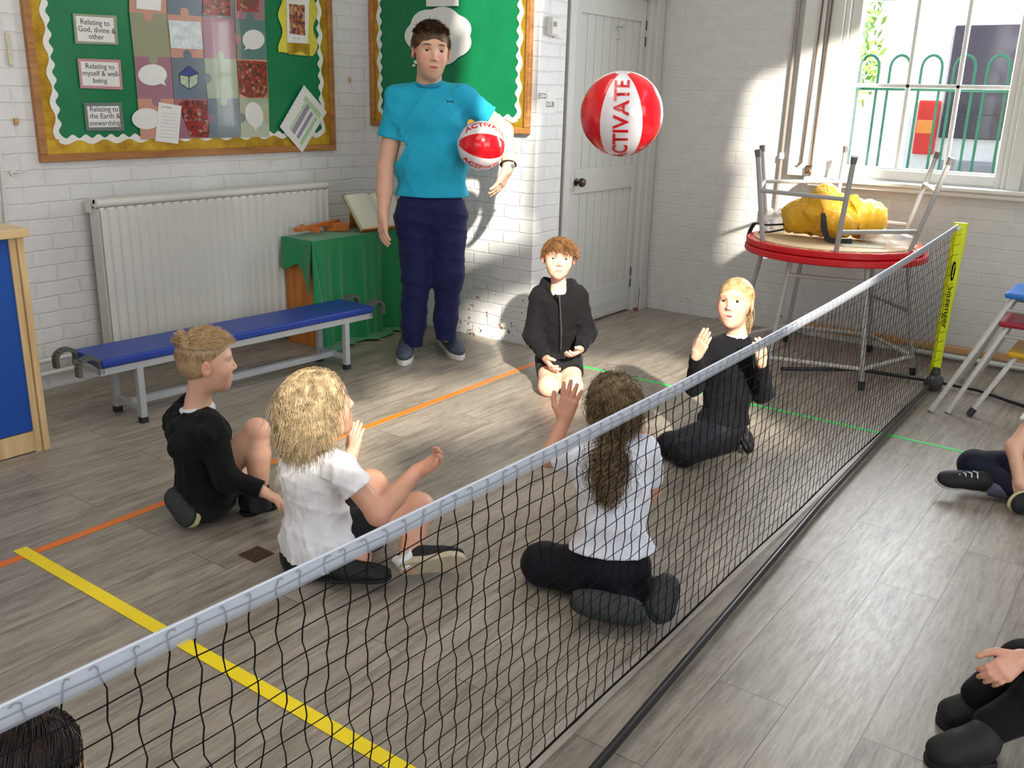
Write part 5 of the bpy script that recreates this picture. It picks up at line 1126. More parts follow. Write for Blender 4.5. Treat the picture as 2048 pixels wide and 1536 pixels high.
# ================================================================== standing man
def man():
    d0 = 5.13; v = Vp
    R0 = frame(-FV); hd = Head(v(862, 101, d0-.02), tilt(R0, yaw=15, pitch=-5, roll=-2), .283, .97); hd._skin = fair
    pr = person('man', onZ(858, 700), 'standing man in a bright turquoise T-shirt and navy joggers holding a ball under his arm')
    neck = v(858, 163, d0+.03); sl_, sr_ = v(798, 198, d0+.02), v(928, 196, d0+.02)
    # picture-left arm hangs, picture-right arm bows out round the ball
    elL, wrL = v(772, 335, d0+.02), v(767, 428, d0-.06)
    elR, wrR = v(1008, 262, d0+.08), v(1017, 333, d0-.06)
    hip = v(862, 400, d0+.02); s = Sdf()
    torso(s, hip, neck, sl_, sr_, .165, .105)
    hd.build(s, neck, .062, mouth=.35)
    s.cap(sl_, elL, .058, .047, .03).cap(elL, (elL+wrL)/2, .047, .043, .02).cap((elL+wrL)/2, wrL, .043, .030, .02)
    s.cap(sr_, elR, .058, .046, .03).cap(elR, (elR*.5+wrR*.5), .050, .044, .02).cap(elR*.5+wrR*.5, wrR, .044, .030, .02)
    handp(s, wrL, v(765, 480, d0-.10)-wrL, RV*.7+FV*.5, .185, (.25, .30, .25), .03, thumb=-1, tcurl=.2, tout=.35)
    handp(s, wrR, v(990, 392, d0-.08)-wrR, -RV*.8+FV*.3, .195, (.22, .22, .2), .05, thumb=1, tcurl=.1, tout=.75)
    kn = [v(835, 548, d0-.02), v(897, 548, d0-.02)]; an = [v(826, 668, d0-.02), v(892, 655, d0+.02)]; hp = [v(832, 425, d0), v(892, 425, d0)]
    for i in (0, 1): s.cap(hp[i], kn[i], .07, .05, .03).cap(kn[i], an[i], .05, .035, .02).cap(an[i], an[i]-UZ*.05, .035, .035, .02)
    body = sdf_obj(s, 'body', SK, pr, .0062, zones=[(hd.c, .17, .0026), (wrL-UZ*.09, .12, .0032), (wrR-UZ*.08, .12, .0032)], color=lambda V: hd.tint(V, fair, stubble=.28, brow=(.10, .06, .035), extra=[(wrL-UZ*.12, .07, (.75, .36, .30), .4), (wrR-UZ*.12, .07, (.75, .38, .32), .35)]))
    hd.eyes(pr, gaze=hd.R[1]*.95+RV*.12, open_=.72, iris=(72, 80, 84))
    # shirt
    tq = cloth_mat('turquoise_sports_cloth', (34, 168, 204), .55, .12, 400, .1)
    t = Sdf(); torso(t, hip+UZ*.02, neck-UZ*.015, sl_, sr_, .205, .130, .014, hipw=.190); t.ell(hip+UZ*.20, (.203, .138, .19), basis(UZ, RV), .06)
    eL = sl_+(elL-sl_)*.62; eR = sr_+(elR-sr_)*.66
    t.cap(sl_, eL, .074, .074, .04).cap(sr_, eR, .074, .070, .04).cap(v(852, 178, d0+.03), v(802, 197, d0+.02), .060, .056, .04).cap(v(870, 178, d0+.03), v(924, 195, d0+.02), .060, .056, .04)
    t.wrinkle(.016, 15, seed=11).cutnear(eL-nrm(elL-sl_)*.02, elL-sl_, .14).cutnear(eR-nrm(elR-sr_)*.02, elR-sr_, .14).cut(v(862, 392, d0), -UZ)
    t.inside(lambda X, Y, Z, D_: np.maximum(D_, -(np.sqrt((X-nk[0])**2+(Y-nk[1])**2+((Z-nk[2])*.9)**2)-.040)))
    nk = v(859, 140, d0+.02)
    sh = sdf_obj(t, 'shirt', tq, pr, .0068)
    cb_ = M('dark_turquoise_rib', srgb(20, 132, 168)[:3], .6); cl_ = MB()
    # collar band round the neck opening
    base = v(859, 167, d0+.022); ring = [base+(RV*math.cos(a)*.074+FV*math.sin(a)*.072)+UZ*(.016*math.sin(a)) for a in np.linspace(0, 2*PI, 25)]
    cl_.tube(ring, .008, 8, cap=False).obj('collar', cb_, sh, smooth=True)
    lg = M('navy_emblem', (.01, .02, .06), .4)
    c = v(900, 203, d0-.128)
    # small crossed-arcs emblem on the chest, projected a touch proud of the cloth
    b = MB()
    for sg in (1, -1):
        b.tube([c+RV*(.0165*math.cos(a))+UZ*(sg*(.0085-.0095*math.sin(a))) for a in np.linspace(.15, PI-.15, 9)], .0022, 6)
    b.obj('chest_emblem', lg, sh, smooth=True)
    # joggers
    nv = cloth_mat('navy_jogger_cloth', (21, 26, 72), .6, .15, 300, .15); j = Sdf()
    j.ell(v(862, 412, d0+.01), (.185, .125, .13), basis(UZ, RV), .05)
    for i, sg in ((0, -1), (1, 1)):
        j.cap(hp[i]+RV*sg*.012-UZ*.03, kn[i]+RV*sg*.004, .112, .088, .05).cap(kn[i], an[i]+UZ*.05, .086, .070, .03).cap(an[i]+UZ*.05, an[i]-UZ*.07, .070, .056, .02)
    j.wrinkle(.012, 13, seed=5).cut(v(862, 386, d0), UZ).cutnear(an[0]-UZ*.062, -UZ, .14).cutnear(an[1]-UZ*.062, -UZ, .14)
    jj = sdf_obj(j, 'trousers', nv, pr, .0068)
    for i in (0, 1): MB().tube([an[i]+UZ*z for z in (-.030, -.048, -.066)], .0570, 18).obj('cuff', nv, jj, smooth=True)
    # watch
    wm = M('watch_strap_black', (.02, .02, .022), .4); ax_ = nrm(wrR-elR); c = wrR-ax_*.012; rg = [c+(RV*math.cos(a)*.036+nrm(np.cross(ax_, RV))*math.sin(a)*.034) for a in np.linspace(0, 2*PI, 25)]
    wa = MB().tube(rg, .010, 8, cap=False, flat=.5).obj('watch', wm, pr, smooth=True); cc = c-FV*.030+RV*.024
    MB().lathe((0, 0, 0), [(.014, -.004), (.019, -.003), (.019, .003), (.014, .005)], 16).obj('watch_case', M('silver_case', (.6, .6, .62), .25, metal=.8), wa, smooth=True).matrix_world = Matrix(((-RV[1]*.6+RV[0]*0, 0, (-FV+RV*.7)[0], cc[0]), (RV[0], 0, (-FV+RV*.7)[1], cc[1]), (0, 1, 0, cc[2]), (0, 0, 0, 1)))
    # shoes
    g1, g2, lc = M('grey_mesh_upper', srgb(70, 80, 96)[:3], .7, var=.25, nscale=90, bump=.4, bscale=300), M('white_foam_sole', (.76, .75, .70), .5), M('navy_laces', srgb(36, 46, 74)[:3], .6)
    shoe(pr, onZ(821, 690)+FV*.04, onZ(806, 733), UZ, .098, (g1, g2), ht=.10, sole=.030, lace=lc, ankle=an[0]).name = 'shoe'
    shoe(pr, onZ(881, 684)+FV*.04, onZ(922, 722), UZ, .098, (g1, g2), ht=.10, sole=.030, lace=lc, ankle=an[1])
    # hair
    hm = hair_mat('brown_hair', (58, 40, 28), (112, 82, 58)); haircap(hd, hm, pr, .030, face=(0, .47, -.15, .31, .26, .405), low=-.10)
    root = lambda d: d[2] > -.25 and not (d[1] > .52 and d[2] < .50) and not (abs(d[0]) > .75 and d[1] > .0 and d[2] < .0)
    def flow(d, p, q): return np.array((.35*d[0]+.15, .9, .1)) if d[2] > .35 else np.array((0, .3, -1.0))
    P_, r_ = strands(hd, 3200, root, flow, 5, .030, lift=.035, off=.07, wob=.5, r0=.0014, seed=2); hair_obj(P_, r_, hm, pr)
    return pr
# ================================================================== kneeling boy, facing
def boy_k():
    dk = 4.46; v = Vp; hd = Head(v(1117, 516, dk+.17), tilt(frame(-FV), yaw=2, pitch=4, roll=-2), .205, 1.13); hd._skin = fair2
    pr = person('boy', onZ(1118, 770), 'boy kneeling upright in a black zip hoodie and black shorts near the brick corner')
    neck = v(1117, 568, dk+.20); sl_, sr_ = v(1078, 592, dk+.21), v(1158, 592, dk+.21); hip = v(1118, 712, dk+.26)
    elL, wrL = v(1066, 672, dk+.20), v(1092, 716, dk+.08); elR, wrR = v(1174, 668, dk+.20), v(1160, 698, dk+.08)
    knL, knR = v(1098, 764, dk+.02), v(1145, 764, dk+.02); kL2, kR2 = knL.copy(), knR.copy(); kL2[2] = kR2[2] = .052
    ftL, ftR = kL2+FV*.26-RV*.01, kR2+FV*.26+RV*.01
    s = Sdf(); torso(s, hip, neck, sl_, sr_, .092, .066); hd.build(s, neck, .036, cheek=1.05)
    for a, b_, c in ((sl_, elL, wrL), (sr_, elR, wrR)): s.cap(a, b_, .030, .026, .02).cap(b_, c, .026, .020, .02)
    handp(s, wrL, v(1108, 744, dk+.0)-wrL, UZ*.3+RV*.8, .125, (.35, .45, .3), .05, thumb=1)
    handp(s, wrR, v(1139, 716, dk+.0)-wrR, UZ*.6-RV*.5, .125, (.35, .5, .3), .05, thumb=-1)
    for kn, sg, ft in ((kL2, -1, ftL), (kR2, 1, ftR)):
        s.cap(hip+RV*sg*.05-UZ*.02, kn, .066, .050, .02).ell(kn+UZ*.004, (.050, .050, .050), None, .02).cap(kn, ft, .045, .032, .02)
    s.cut((0, 0, .004), -UZ)
    sdf_obj(s, 'body', SK, pr, .0052, zones=[(hd.c, .12, .0022), ((wrL+wrR)/2, .10, .0028)], color=lambda V: hd.tint(V, fair2, lip=(.62, .24, .22), brow=(.28, .18, .11), browd=.7, extra=[(kL2-FV*.03, .035, (.78, .36, .28), .45), (kR2-FV*.03, .035, (.78, .36, .28), .45)]))
    hd.eyes(pr, gaze=hd.R[1]-hd.R[2]*.05, open_=.55, iris=(66, 60, 52))
    bk_ = cloth_mat('black_fleece', (20, 20, 22), .9, .3, 220, .06)
    t = Sdf(); torso(t, hip, neck-UZ*.01, sl_, sr_, .114, .080, .012)
    for a, b_, c in ((sl_, elL, wrL), (sr_, elR, wrR)): t.cap(a, b_, .052, .050, .03).cap(b_, c, .049, .036, .03)
    t.cap(v(1091, 566, dk+.21), v(1116, 594, dk+.12), .026, .016, .015).cap(v(1144, 566, dk+.21), v(1119, 594, dk+.12), .026, .016, .015).cap(v(1091, 566, dk+.22), v(1144, 566, dk+.25), .028, .028, .02)
    t.wrinkle(.010, 26, seed=21).cutnear(wrL, wrL-elL, .06).cutnear(wrR, wrR-elR, .06).cut(v(1118, 706, dk+.2), -UZ)
    nk = neck-FV*.042-UZ*.002; t.inside(lambda X, Y, Z, D_: np.maximum(D_, -(np.sqrt((X-nk[0])**2+(Y-nk[1])**2+((Z-nk[2])*.8)**2)-.046)))
    ho = sdf_obj(t, 'hoodie', bk_, pr, .0055)
    zp = M('metal_zip', (.35, .35, .36), .3, metal=.9); MB().tube([v(1119, 592, dk+.098), v(1121, 620, dk+.10), v(1123, 660, dk+.108), v(1122, 700, dk+.14)], .0022, 6).obj('zip', zp, ho, smooth=True)
    MB().tube([v(1119, 592, dk+.095), v(1119, 602, dk+.094)], .004, 6).obj('zip_pull', zp, ho, smooth=True)
    wt = Sdf().ell(neck-UZ*.050-FV*.026, (.036, .040, .030), None, .01).cut(neck-UZ*.036, UZ+FV*.3); sdf_obj(wt, 'shirt_collar', M('white_cotton', (.82, .82, .84), .8), pr, .004)
    sh = Sdf().ell(hip+UZ*.0, (.108, .088, .06), basis(UZ, RV), .03)
    for kn, sg in ((kL2, -1), (kR2, 1)): m_ = hip+(kn-hip)*.72; sh.cap(hip+RV*sg*.052-UZ*.015, m_, .078, .078, .02)
    m1 = hip+(kL2-hip)*.62; m2 = hip+(kR2-hip)*.62
    sh.wrinkle(.005, 25, seed=4).cutnear(m1, kL2-hip, .13).cutnear(m2, kR2-hip, .13).cut((0, 0, .006), -UZ)
    sdf_obj(sh, 'shorts', cloth_mat('black_short_cloth', (24, 24, 27), .7, .15, 300), pr, .0055)
    bs_ = M('black_shoe', (.012, .012, .013), .6, bump=.3, bscale=150, spec=.3)
    for ft, sg in ((ftL, -1), (ftR, 1)): shoe(pr, ft+FV*.045+UZ*.045, ft-FV*.10+UZ*.0+FV*.22, UZ*.2+FV, .065, (bs_, bs_), ht=.05, sole=.012)
    hm = hair_mat('light_brown_hair', (96, 62, 38), (168, 124, 82)); haircap(hd, hm, pr, .025, face=(0, .50, -.16, .31, .28, .38), low=-.10)
    root = lambda d: d[2] > -.25 and not (d[1] > .45 and d[2] < .30) and not (abs(d[0]) > .8 and d[1] > .1 and d[2] < -.05)
    def flow(d, p, q): return np.array((-.25+.5*d[0], .9, -.2)) if d[1] > -.3 else np.array((0, -.2, -1.0))
    P_, r_ = strands(hd, 2600, root, flow, 6, .045, grav=.25, lift=.02, off=.06, wob=.35, r0=.0012, seed=5); hair_obj(P_, r_, hm, pr)
# ================================================================== kneeling girl with ponytail
def girl_m():
    dm = 3.74; v = Vp; hd = Head(v(1470, 607, dm+.04), tilt(frame(-FV), yaw=-16, pitch=16, roll=8), .212, .98); hd._skin = fair
    hd.R = tilt(frame(-FV*.86-RV*.5), pitch=14, roll=4)
    pr = person('girl', onZ(1420, 905), 'girl with a blond ponytail kneeling in a black sweatshirt, hands raised')
    neck = v(1474, 668, dm+.05); sl_, sr_ = v(1416, 698, dm+.03), v(1516, 700, dm+.06); hip = v(1446, 848, dm+.04)
    elL, wrL = v(1388, 772, dm-.0), v(1393, 712, dm-.12); elR, wrR = v(1526, 786, dm+.0), v(1523, 727, dm-.14)
    kL, kR = v(1338, 900, dm-.06), v(1368, 905, dm-.15); kL[2] = kR[2] = .055; fL, fR = v(1452, 905, dm+.10), v(1462, 912, dm+.0); fL[2] = fR[2] = .045
    s = Sdf(); torso(s, hip, neck, sl_, sr_, .09, .068); hd.build(s, neck, .036, mouth=.45, cheek=1.0)
    for a, b_, c in ((sl_, elL, wrL), (sr_, elR, wrR)): s.cap(a, b_, .030, .027, .02).cap(b_, c, .027, .020, .02)
    handp(s, wrL, v(1421, 648, dm-.16)-wrL, RV*.75+FV*.6, .130, (.05, .08, .06), .04, thumb=1, tout=.5, tcurl=.0)
    handp(s, wrR, v(1520, 676, dm-.20)-wrR, -RV*.5+FV*.6, .130, (.25, .35, .35), .10, thumb=-1, tout=.6)
    for k_, f_ in ((kL, fL), (kR, fR)): s.cap(hip-UZ*.02, k_, .062, .046, .02).cap(k_, f_, .044, .028, .02)
    s.cut((0, 0, .004), -UZ)
    sdf_obj(s, 'body', SK, pr, .0052, zones=[(hd.c, .12, .0021), (v(1405, 680, dm-.14), .085, .0028), (v(1521, 700, dm-.17), .085, .0028)], color=lambda V: hd.tint(V, fair, lip=(.66, .26, .24), brow=(.34, .22, .13), browd=.75, extra=[(v(1421, 650, dm-.16), .03, (.8, .36, .30), .5), (v(1520, 676, dm-.2), .04, (.8, .34, .28), .5)]))
    hd.eyes(pr, gaze=hd.R[1]+hd.R[2]*.25, open_=1.0, iris=(60, 40, 30))
    MB().box((-.018, -.003, -.005), (.018, .003, .005)).obj('teeth', M('teeth', (.75, .73, .68), .3), pr, bevel=.002).matrix_world = Matrix([[hd.R[0][i]*1, hd.R[1][i], hd.R[2][i], hd.P(0, .325, -.262)[i]] for i in range(3)]+[[0, 0, 0, 1]])
    bk_ = cloth_mat('black_sweatshirt', (15, 15, 20), .88, .25, 220, .06); t = Sdf(); torso(t, hip+UZ*.01, neck-UZ*.012, sl_, sr_, .112, .088, .012)
    for a, b_, c in ((sl_, elL, wrL), (sr_, elR, wrR)): t.cap(a, b_, .045, .044, .02).cap(b_, c, .043, .031, .02)
    t.wrinkle(.010, 24, seed=31).cutnear(wrL, wrL-elL, .06).cutnear(wrR, wrR-elR, .06).cut(v(1440, 850, dm), -UZ)
    nk = neck+UZ*.022; t.inside(lambda X, Y, Z, D_: np.maximum(D_, -(np.sqrt((X-nk[0])**2+(Y-nk[1])**2+((Z-nk[2])*.9)**2)-.052)))
    sw = sdf_obj(t, 'sweatshirt', bk_, pr, .0055)
    wt = Sdf().ell(neck-UZ*.012, (.052, .048, .022), None, .01).cut(neck+UZ*.002, UZ); sdf_obj(wt, 'shirt_collar', M('white_cotton', (1, 1, 1)), pr, .004)
    bl2 = M('badge_blue', srgb(40, 70, 160)[:3], .5); wh2 = M('badge_white', (.75, .76, .8), .5)
    c = v(1463, 716, dm-.075); MB().prism([c+RV*a+UZ*b_ for a, b_ in ((-.011, -.014), (.011, -.014), (.013, .006), (0, .018), (-.013, .006))], -FV*.0015).obj('school_badge', wh2, sw)
    MB().prism([c-FV*.0016+RV*a+UZ*b_ for a, b_ in ((-.006, -.010), (.006, -.010), (.006, .002), (0, .010), (-.006, .002))], -FV*.001).obj('badge_shield', bl2, sw)
    lm = cloth_mat('black_leggings', (17, 17, 24), .7, .12, 300, .06); l = Sdf(); l.ell(hip-UZ*.02, (.10, .10, .075), basis(UZ, RV), .04)
    for k_, f_ in ((kL, fL), (kR, fR)): l.cap(hip-UZ*.025, k_, .076, .052, .03).cap(k_, f_, .050, .034, .02).ell(k_, (.056, .056, .052), None, .02)
    l.wrinkle(.004, 22, seed=8).cut((0, 0, .003), -UZ).cut(v(1446, 822, dm), UZ); sdf_obj(l, 'leggings', lm, pr, .0055)
    bs_ = M('black_shoe', (0, 0, 0)); 
    for f_ in (fL, fR): shoe(pr, f_+RV*.015+UZ*.045, f_+RV*.06-UZ*.035-FV*.03, RV+UZ*.1, .058, (bs_, bs_), ht=.045, sole=.012)
    hm = hair_mat('blond_hair', (150, 118, 80), (206, 176, 130)); haircap(hd, hm, pr, .022, face=(0, .47, -.12, .31, .26, .40), low=-.15)
    root = lambda d: d[2] > -.35 and not (d[1] > .50 and d[2] < .52) and not (abs(d[0]) > .7 and d[1] > .15 and d[2] < .15)
    tie = np.array((.03, -.44, .02))
    def flow(d, p, q): return tie-p
    P_, r_ = strands(hd, 1700, root, flow, 12, .065, lift=.01, off=.055, wob=.15, r0=.0011, seed=6, stiff=.3, extra=lambda p, t_, q: p+(tie-p)*(.28*t_)); 
    q = np.random.RandomState(3)
    for i in range(420):
        a = q.normal(size=2)*.035; p0 = tie+np.array((a[0], 0, a[1])); P = []
        for k in range(9):
            t_ = k/8; w = 1+.9*math.sin(min(1, t_*1.2)*PI)*.8; P.append(hd.P(*(p0+np.array((a[0]*w, -.09*math.sin(t_*PI*.6)+a[1]*w*.6, -a[1]))))-UZ*(.165*t_*(1+.25*q.normal()*.3))+RV*(.012*math.sin(t_*3+i)))
        P_.append(np.array(P)); r_.append(np.linspace(.0014, .0006, 9))
    hair_obj(P_, r_, hm, pr)
    MB().tube([hd.P(*(tie+np.array((math.cos(a)*.055, .01, math.sin(a)*.055)))) for a in np.linspace(0, 2*PI, 13)], .004, 8, cap=False).obj('hair_tie', M('hair_band', (.1, .08, .06), .6), pr, smooth=True)
# ================================================================== girl in white polo with her back to the camera, beyond the net
def girl_g():
    dg = 2.50; v = Vp; hd = Head(v(1226, 812, dg+.06), tilt(frame(FV*.95-RV*.12), pitch=26, roll=0), .205, 1.0); hd._skin = tan
    pr = person('girl', onZ(1215, 1190), 'child with curly light brown hair kneeling behind the net in a white polo shirt')
    neck = v(1226, 882, dg+.02); sl_, sr_ = v(1152, 912, dg+.02), v(1290, 900, dg+.02); hip = v(1222, 1120, dg-.0)
    elL, wrL = v(1098, 915, dg+.10), v(1128, 842, dg+.17); elR, wrR = v(1300, 985, dg+.16), v(1285, 930, dg+.30)
    kL, kR = v(1085, 1150, dg+.10), v(1190, 1150, dg+.24); kL[2] = kR[2] = .06
    aL, aR = v(1260, 1215, dg-.11), v(1312, 1195, dg-.10); aL[2] = .05; aR[2] = .06
    s = Sdf(); torso(s, hip, neck, sl_, sr_, .095, .07); hd.build(s, neck, .036)
    for a, b_, c in ((sl_, elL, wrL), (sr_, elR, wrR)): s.cap(a, b_, .032, .028, .02).cap(b_, c, .028, .020, .02)
    handp(s, wrL, v(1140, 792, dg+.19)-wrL, FV*.8+RV*.3, .130, (.05, .12, .1), .14, thumb=1, tout=.9, tcurl=0)
    handp(s, wrR, UZ*.9+FV*.3, FV, .12, (.2, .2, .2), .08, thumb=-1)
    for k_, f_ in ((kL, aL), (kR, aR)): s.cap(hip-UZ*.02, k_, .062, .048, .02).cap(k_, f_, .044, .028, .02)
    s.cut((0, 0, .004), -UZ)
    sdf_obj(s, 'body', SK, pr, .0052, zones=[(wrL+UZ*.06, .09, .0027)], color=lambda V: hd.tint(V, tan, extra=[(wrL+UZ*.10, .05, (.78, .34, .28), .5)]))
    wp = cloth_mat('white_polo_cotton', (232, 234, 242), .8, .2, 300, .1); t = Sdf(); torso(t, hip+UZ*.02, neck-UZ*.01, sl_, sr_, .112, .085, .012, hipw=.130)
    mL, mR = sl_+(elL-sl_)*.62, sr_+(elR-sr_)*.7
    t.cap(sl_, mL, .046, .048, .03).cap(sr_, mR, .046, .046, .03).cap(v(1195, 885, dg+.03), v(1258, 883, dg+.03), .026, .026, .02)
    t.wrinkle(.011, 19, seed=41).cutnear(mL-nrm(mL-sl_)*.01, mL-sl_, .075).cutnear(mR-nrm(mR-sr_)*.01, mR-sr_, .075)
    hm_ = v(1222, 1128, dg-.1); t.cut(hm_, -UZ); sdf_obj(t, 'polo_shirt', wp, pr, .0055)
    lm = cloth_mat('navy_black_leggings', (16, 16, 26), .7, .12, 300, .06); l = Sdf(); l.ell(hip-UZ*.015, (.122, .105, .085), basis(UZ, RV), .04)
    for k_, f_ in ((kL, aL), (kR, aR)): l.cap(hip-UZ*.03, k_, .082, .060, .04).ell(k_, (.066, .066, .058), None, .03).cap(k_, f_, .058, .036, .03)
    l.wrinkle(.004, 22, seed=9).cut((0, 0, .003), -UZ).cut(v(1222, 1085, dg), UZ); sdf_obj(l, 'leggings', lm, pr, .0055)
    bs_ = M('charcoal_shoe', srgb(46, 50, 50)[:3], .75, var=.2, nscale=60, bump=.5, bscale=120)
    # soles face the camera, toes tucked under
    a = v(1178, 1212, dg-.12); a[2] = .055; b_ = v(1292, 1245, dg-.16); b_[2] = .045
    shoe(pr, a-RV*.055+UZ*.015, b_+RV*.0, -FV*.9+UZ*.45, .082, (bs_, bs_), ht=.055, sole=.020)
    c = v(1318, 1160, dg-.06); e = v(1308, 1262, dg-.18); e[2] = max(e[2], .03)
    shoe(pr, c, e, -FV*.9+UZ*.3+RV*.35, .082, (bs_, bs_), ht=.055, sole=.020)
    hm = hair_mat('curly_brown_blond_hair', (84, 66, 46), (162, 136, 102)); haircap(hd, hm, pr, .05, face=(0, .52, -.14, .28, .26, .36), low=-.22)
    tie = np.array((.0, -.42, -.16))
    root = lambda d: not (d[1] > .6 and d[2] < .3) and d[2] > -.6
    def flow(d, p, q): return (tie-p)
    P_, r_ = strands(hd, 4400, root, flow, 11, .055, lift=.09, off=.20, wob=2.0, r0=.0009, seed=8, stiff=.55, curl=.55, extra=lambda p, t_, q: p+(tie-p)*(.14*t_))
    q = np.random.RandomState(13); T0 = v(1222, 885, dg-.035); T1 = v(1215, 1000, dg-.115)
    for i in range(950):
        a = q.normal(size=3)*.012; P = []; L_ = q.uniform(.7, 1.15); ph = q.uniform(0, 6)
        for k in range(16):
            t_ = k/15; w = .8+1.3*math.sin(min(1, t_*1.1)*PI*.85); c = T0+(T1-T0)*t_*L_
            P.append(c+RV*(a[0]*w+.009*math.sin(t_*17+ph))+FV*(a[1]*w*.6+.006*math.cos(t_*17+ph)+.01*math.sin(t_*3))+UZ*a[2])
        P_.append(np.array(P)); r_.append(np.linspace(.0010, .0005, 16))
    hair_obj(P_, r_, hm, pr)
# ================================================================== blond boy in black hoodie, seen in profile
def boy_b():
    db = 2.98; v = Vp; hd = Head(v(414, 722, db), tilt(frame(RV*.93+FV*.33), pitch=-1, roll=1), .216, 1.0); hd._skin = fair
    pr = person('boy', onZ(430, 1020), 'boy with spiky cropped blond hair in a black hoodie crouching on the floor')
    neck = v(396, 800, db-.0); shN, shF = v(420, 852, db-.10), v(352, 838, db+.10); hip = v(405, 985, db+.0)
    elN, wrN = v(452, 955, db-.12), v(520, 980, db-.12); elF, wrF = v(400, 930, db+.16), v(520, 975, db+.12)
    knN = v(514, 862, db+.03); anN = v(519, 985, db-.02); knF = v(478, 1010, db+.18); anF = v(385, 1020, db+.05); knF[2] = .07; anF[2] = .06
    s = Sdf(); torso(s, hip, neck, shF, shN, .092, .07); hd.build(s, neck, .038, cheek=1.0)
    for a, b_, c in ((shN, elN, wrN), (shF, elF, wrF)): s.cap(a, b_, .030, .027, .02).cap(b_, c, .027, .020, .02)
    handp(s, wrN, v(556, 1000, db-.13)-wrN, -UZ*.8-FV*.2, .125, (.25, .3, .25), .08, thumb=1)
    s.cap(hip+UZ*.0, knN, .060, .043, .004).ell(knN, (.046, .046, .046), None, .012).cap(knN, knN*.6+anN*.4, .041, .044, .004).cap(knN*.6+anN*.4, anN, .044, .030, .01)
    s.cap(hip-UZ*.02, knF, .060, .048, .02).cap(knF, anF, .045, .030, .02); s.cut((0, 0, .004), -UZ)
    sdf_obj(s, 'body', SK, pr, .0052, zones=[(hd.c, .12, .0021), (v(540, 992, db-.13), .07, .0028)], color=lambda V: hd.tint(V, fair, lip=(.66, .28, .25), brow=(.42, .28, .17), browd=.6, extra=[(knN, .05, (.80, .42, .34), .4)]))
    hd.eyes(pr, gaze=hd.R[1], open_=.9, iris=(64, 84, 104))
    bk_ = cloth_mat('black_fleece', (0, 0, 0)); t = Sdf(); torso(t, hip+UZ*.01, neck-UZ*.03, shF, shN, .108, .086, .014, bend=0)
    for a, b_, c in ((shN, elN, wrN), (shF, elF, wrF)): t.cap(a, b_, .050, .047, .03).cap(b_, c, .045, .032, .02)
    # hood lying on the back
    t.cap(v(356, 815, db+.04), v(356, 860, db-.09), .024, .028, .012).cap(v(356, 860, db-.09), v(412, 868, db-.15), .028, .030, .012).cap(v(412, 868, db-.15), v(428, 848, db-.12), .030, .024, .02).cap(v(356, 815, db+.04), v(378, 785, db+.06), .024, .018, .012).ell(v(378, 888, db-.12), (.085, .05, .06), None, .02)
    nk = neck+UZ*.030-RV*.010; t.inside(lambda X, Y, Z, D_: np.maximum(D_, -(np.sqrt((X-nk[0])**2+(Y-nk[1])**2+((Z-nk[2])*.75)**2)-.062)))
    t.wrinkle(.012, 18, seed=51).cutnear(wrN, wrN-elN, .06).cutnear(wrF, wrF-elF, .06).cut(v(405, 1002, db), -UZ); ho = sdf_obj(t, 'hoodie', bk_, pr, .0055)
    MB().tube([wrN-nrm(wrN-elN)*.03, wrN+nrm(wrN-elN)*.004], .034, 16).obj('cuff', bk_, ho, smooth=True)
    wt = Sdf().ell(neck-UZ*.030-RV*.004, (.060, .056, .034), None, .01).cut(neck-UZ*.014, UZ-RV*.25); sdf_obj(wt, 'shirt_collar', M('white_cotton', (1, 1, 1)), pr, .004)
    sh = Sdf().ell(hip-UZ*.02, (.115, .105, .075), basis(UZ, RV), .04).cap(hip-UZ*.01, hip+(knN-hip)*.42, .080, .075, .03).cap(hip-UZ*.03, hip+(knF-hip)*.75, .078, .064, .03)
    sh.wrinkle(.005, 24, seed=14).cut((0, 0, .004), -UZ).cutnear(hip+(knN-hip)*.40, knN-hip, .1); sdf_obj(sh, 'shorts', cloth_mat('black_short_cloth', (0, 0, 0)), pr, .0055)
    bs_ = M('black_shoe', (0, 0, 0)); cs_ = M('cream_sole', srgb(206, 200, 150)[:3], .6); gs_ = M('charcoal_shoe', (0, 0, 0))
    sk_ = MB().tube([anN+UZ*.03, anN-UZ*.06], [.034, .038], 16).obj('sock', M('black_sock', (.02, .02, .022), .8), pr, smooth=True)
    h0 = onZ(483, 1032); shoe(pr, h0, onZ(556, 1008)+RV*.0, UZ, .075, (bs_, bs_), ht=.075, sole=.016, ankle=anN, lace=M('black_lace', (.03, .03, .03), .6))
    a = v(368, 1012, db-.0); a[2] = .075; b_ = v(396, 1036, db-.10); b_[2] = .022
    shoe(pr, a+UZ*.03, b_, -RV*.3-FV*.7+UZ*.15, .085, (gs_, cs_), ht=.06, sole=.020, name='shoe')
    hm = hair_mat('cropped_blond_hair', (150, 122, 90), (182, 154, 118)); haircap(hd, hm, pr, .012, face=(0, .45, -.16, .30, .24, .40), low=-.16)
    root = lambda d: d[2] > -.35 and not (d[1] > .50 and d[2] < .42) and not (abs(d[0]) > .72 and d[1] > .10 and d[2] < .05)
    def flow(d, p, q): return np.array((0, .9, .1)) if (d[2] > .35 and d[1] > -.5) else (np.array((.3, -.5, .5)) if d[2] > .25 else np.array((0, -.25, -1.0)))
    top = lambda d: root(d) and d[2] > .35
    P_, r_ = strands(hd, 2400, top, flow, 6, .024, lift=.035, off=.10, wob=.45, r0=.0012, seed=9); p2, r2 = strands(hd, 1500, root, flow, 3, .022, lift=.03, off=.03, wob=.4, r0=.0009, seed=10)
    hair_obj(P_, r_, hair_mat('pale_blond_top', (176, 142, 100), (226, 196, 150)), pr); hair_obj(p2, r2, hm, pr, 'short_side_hair')
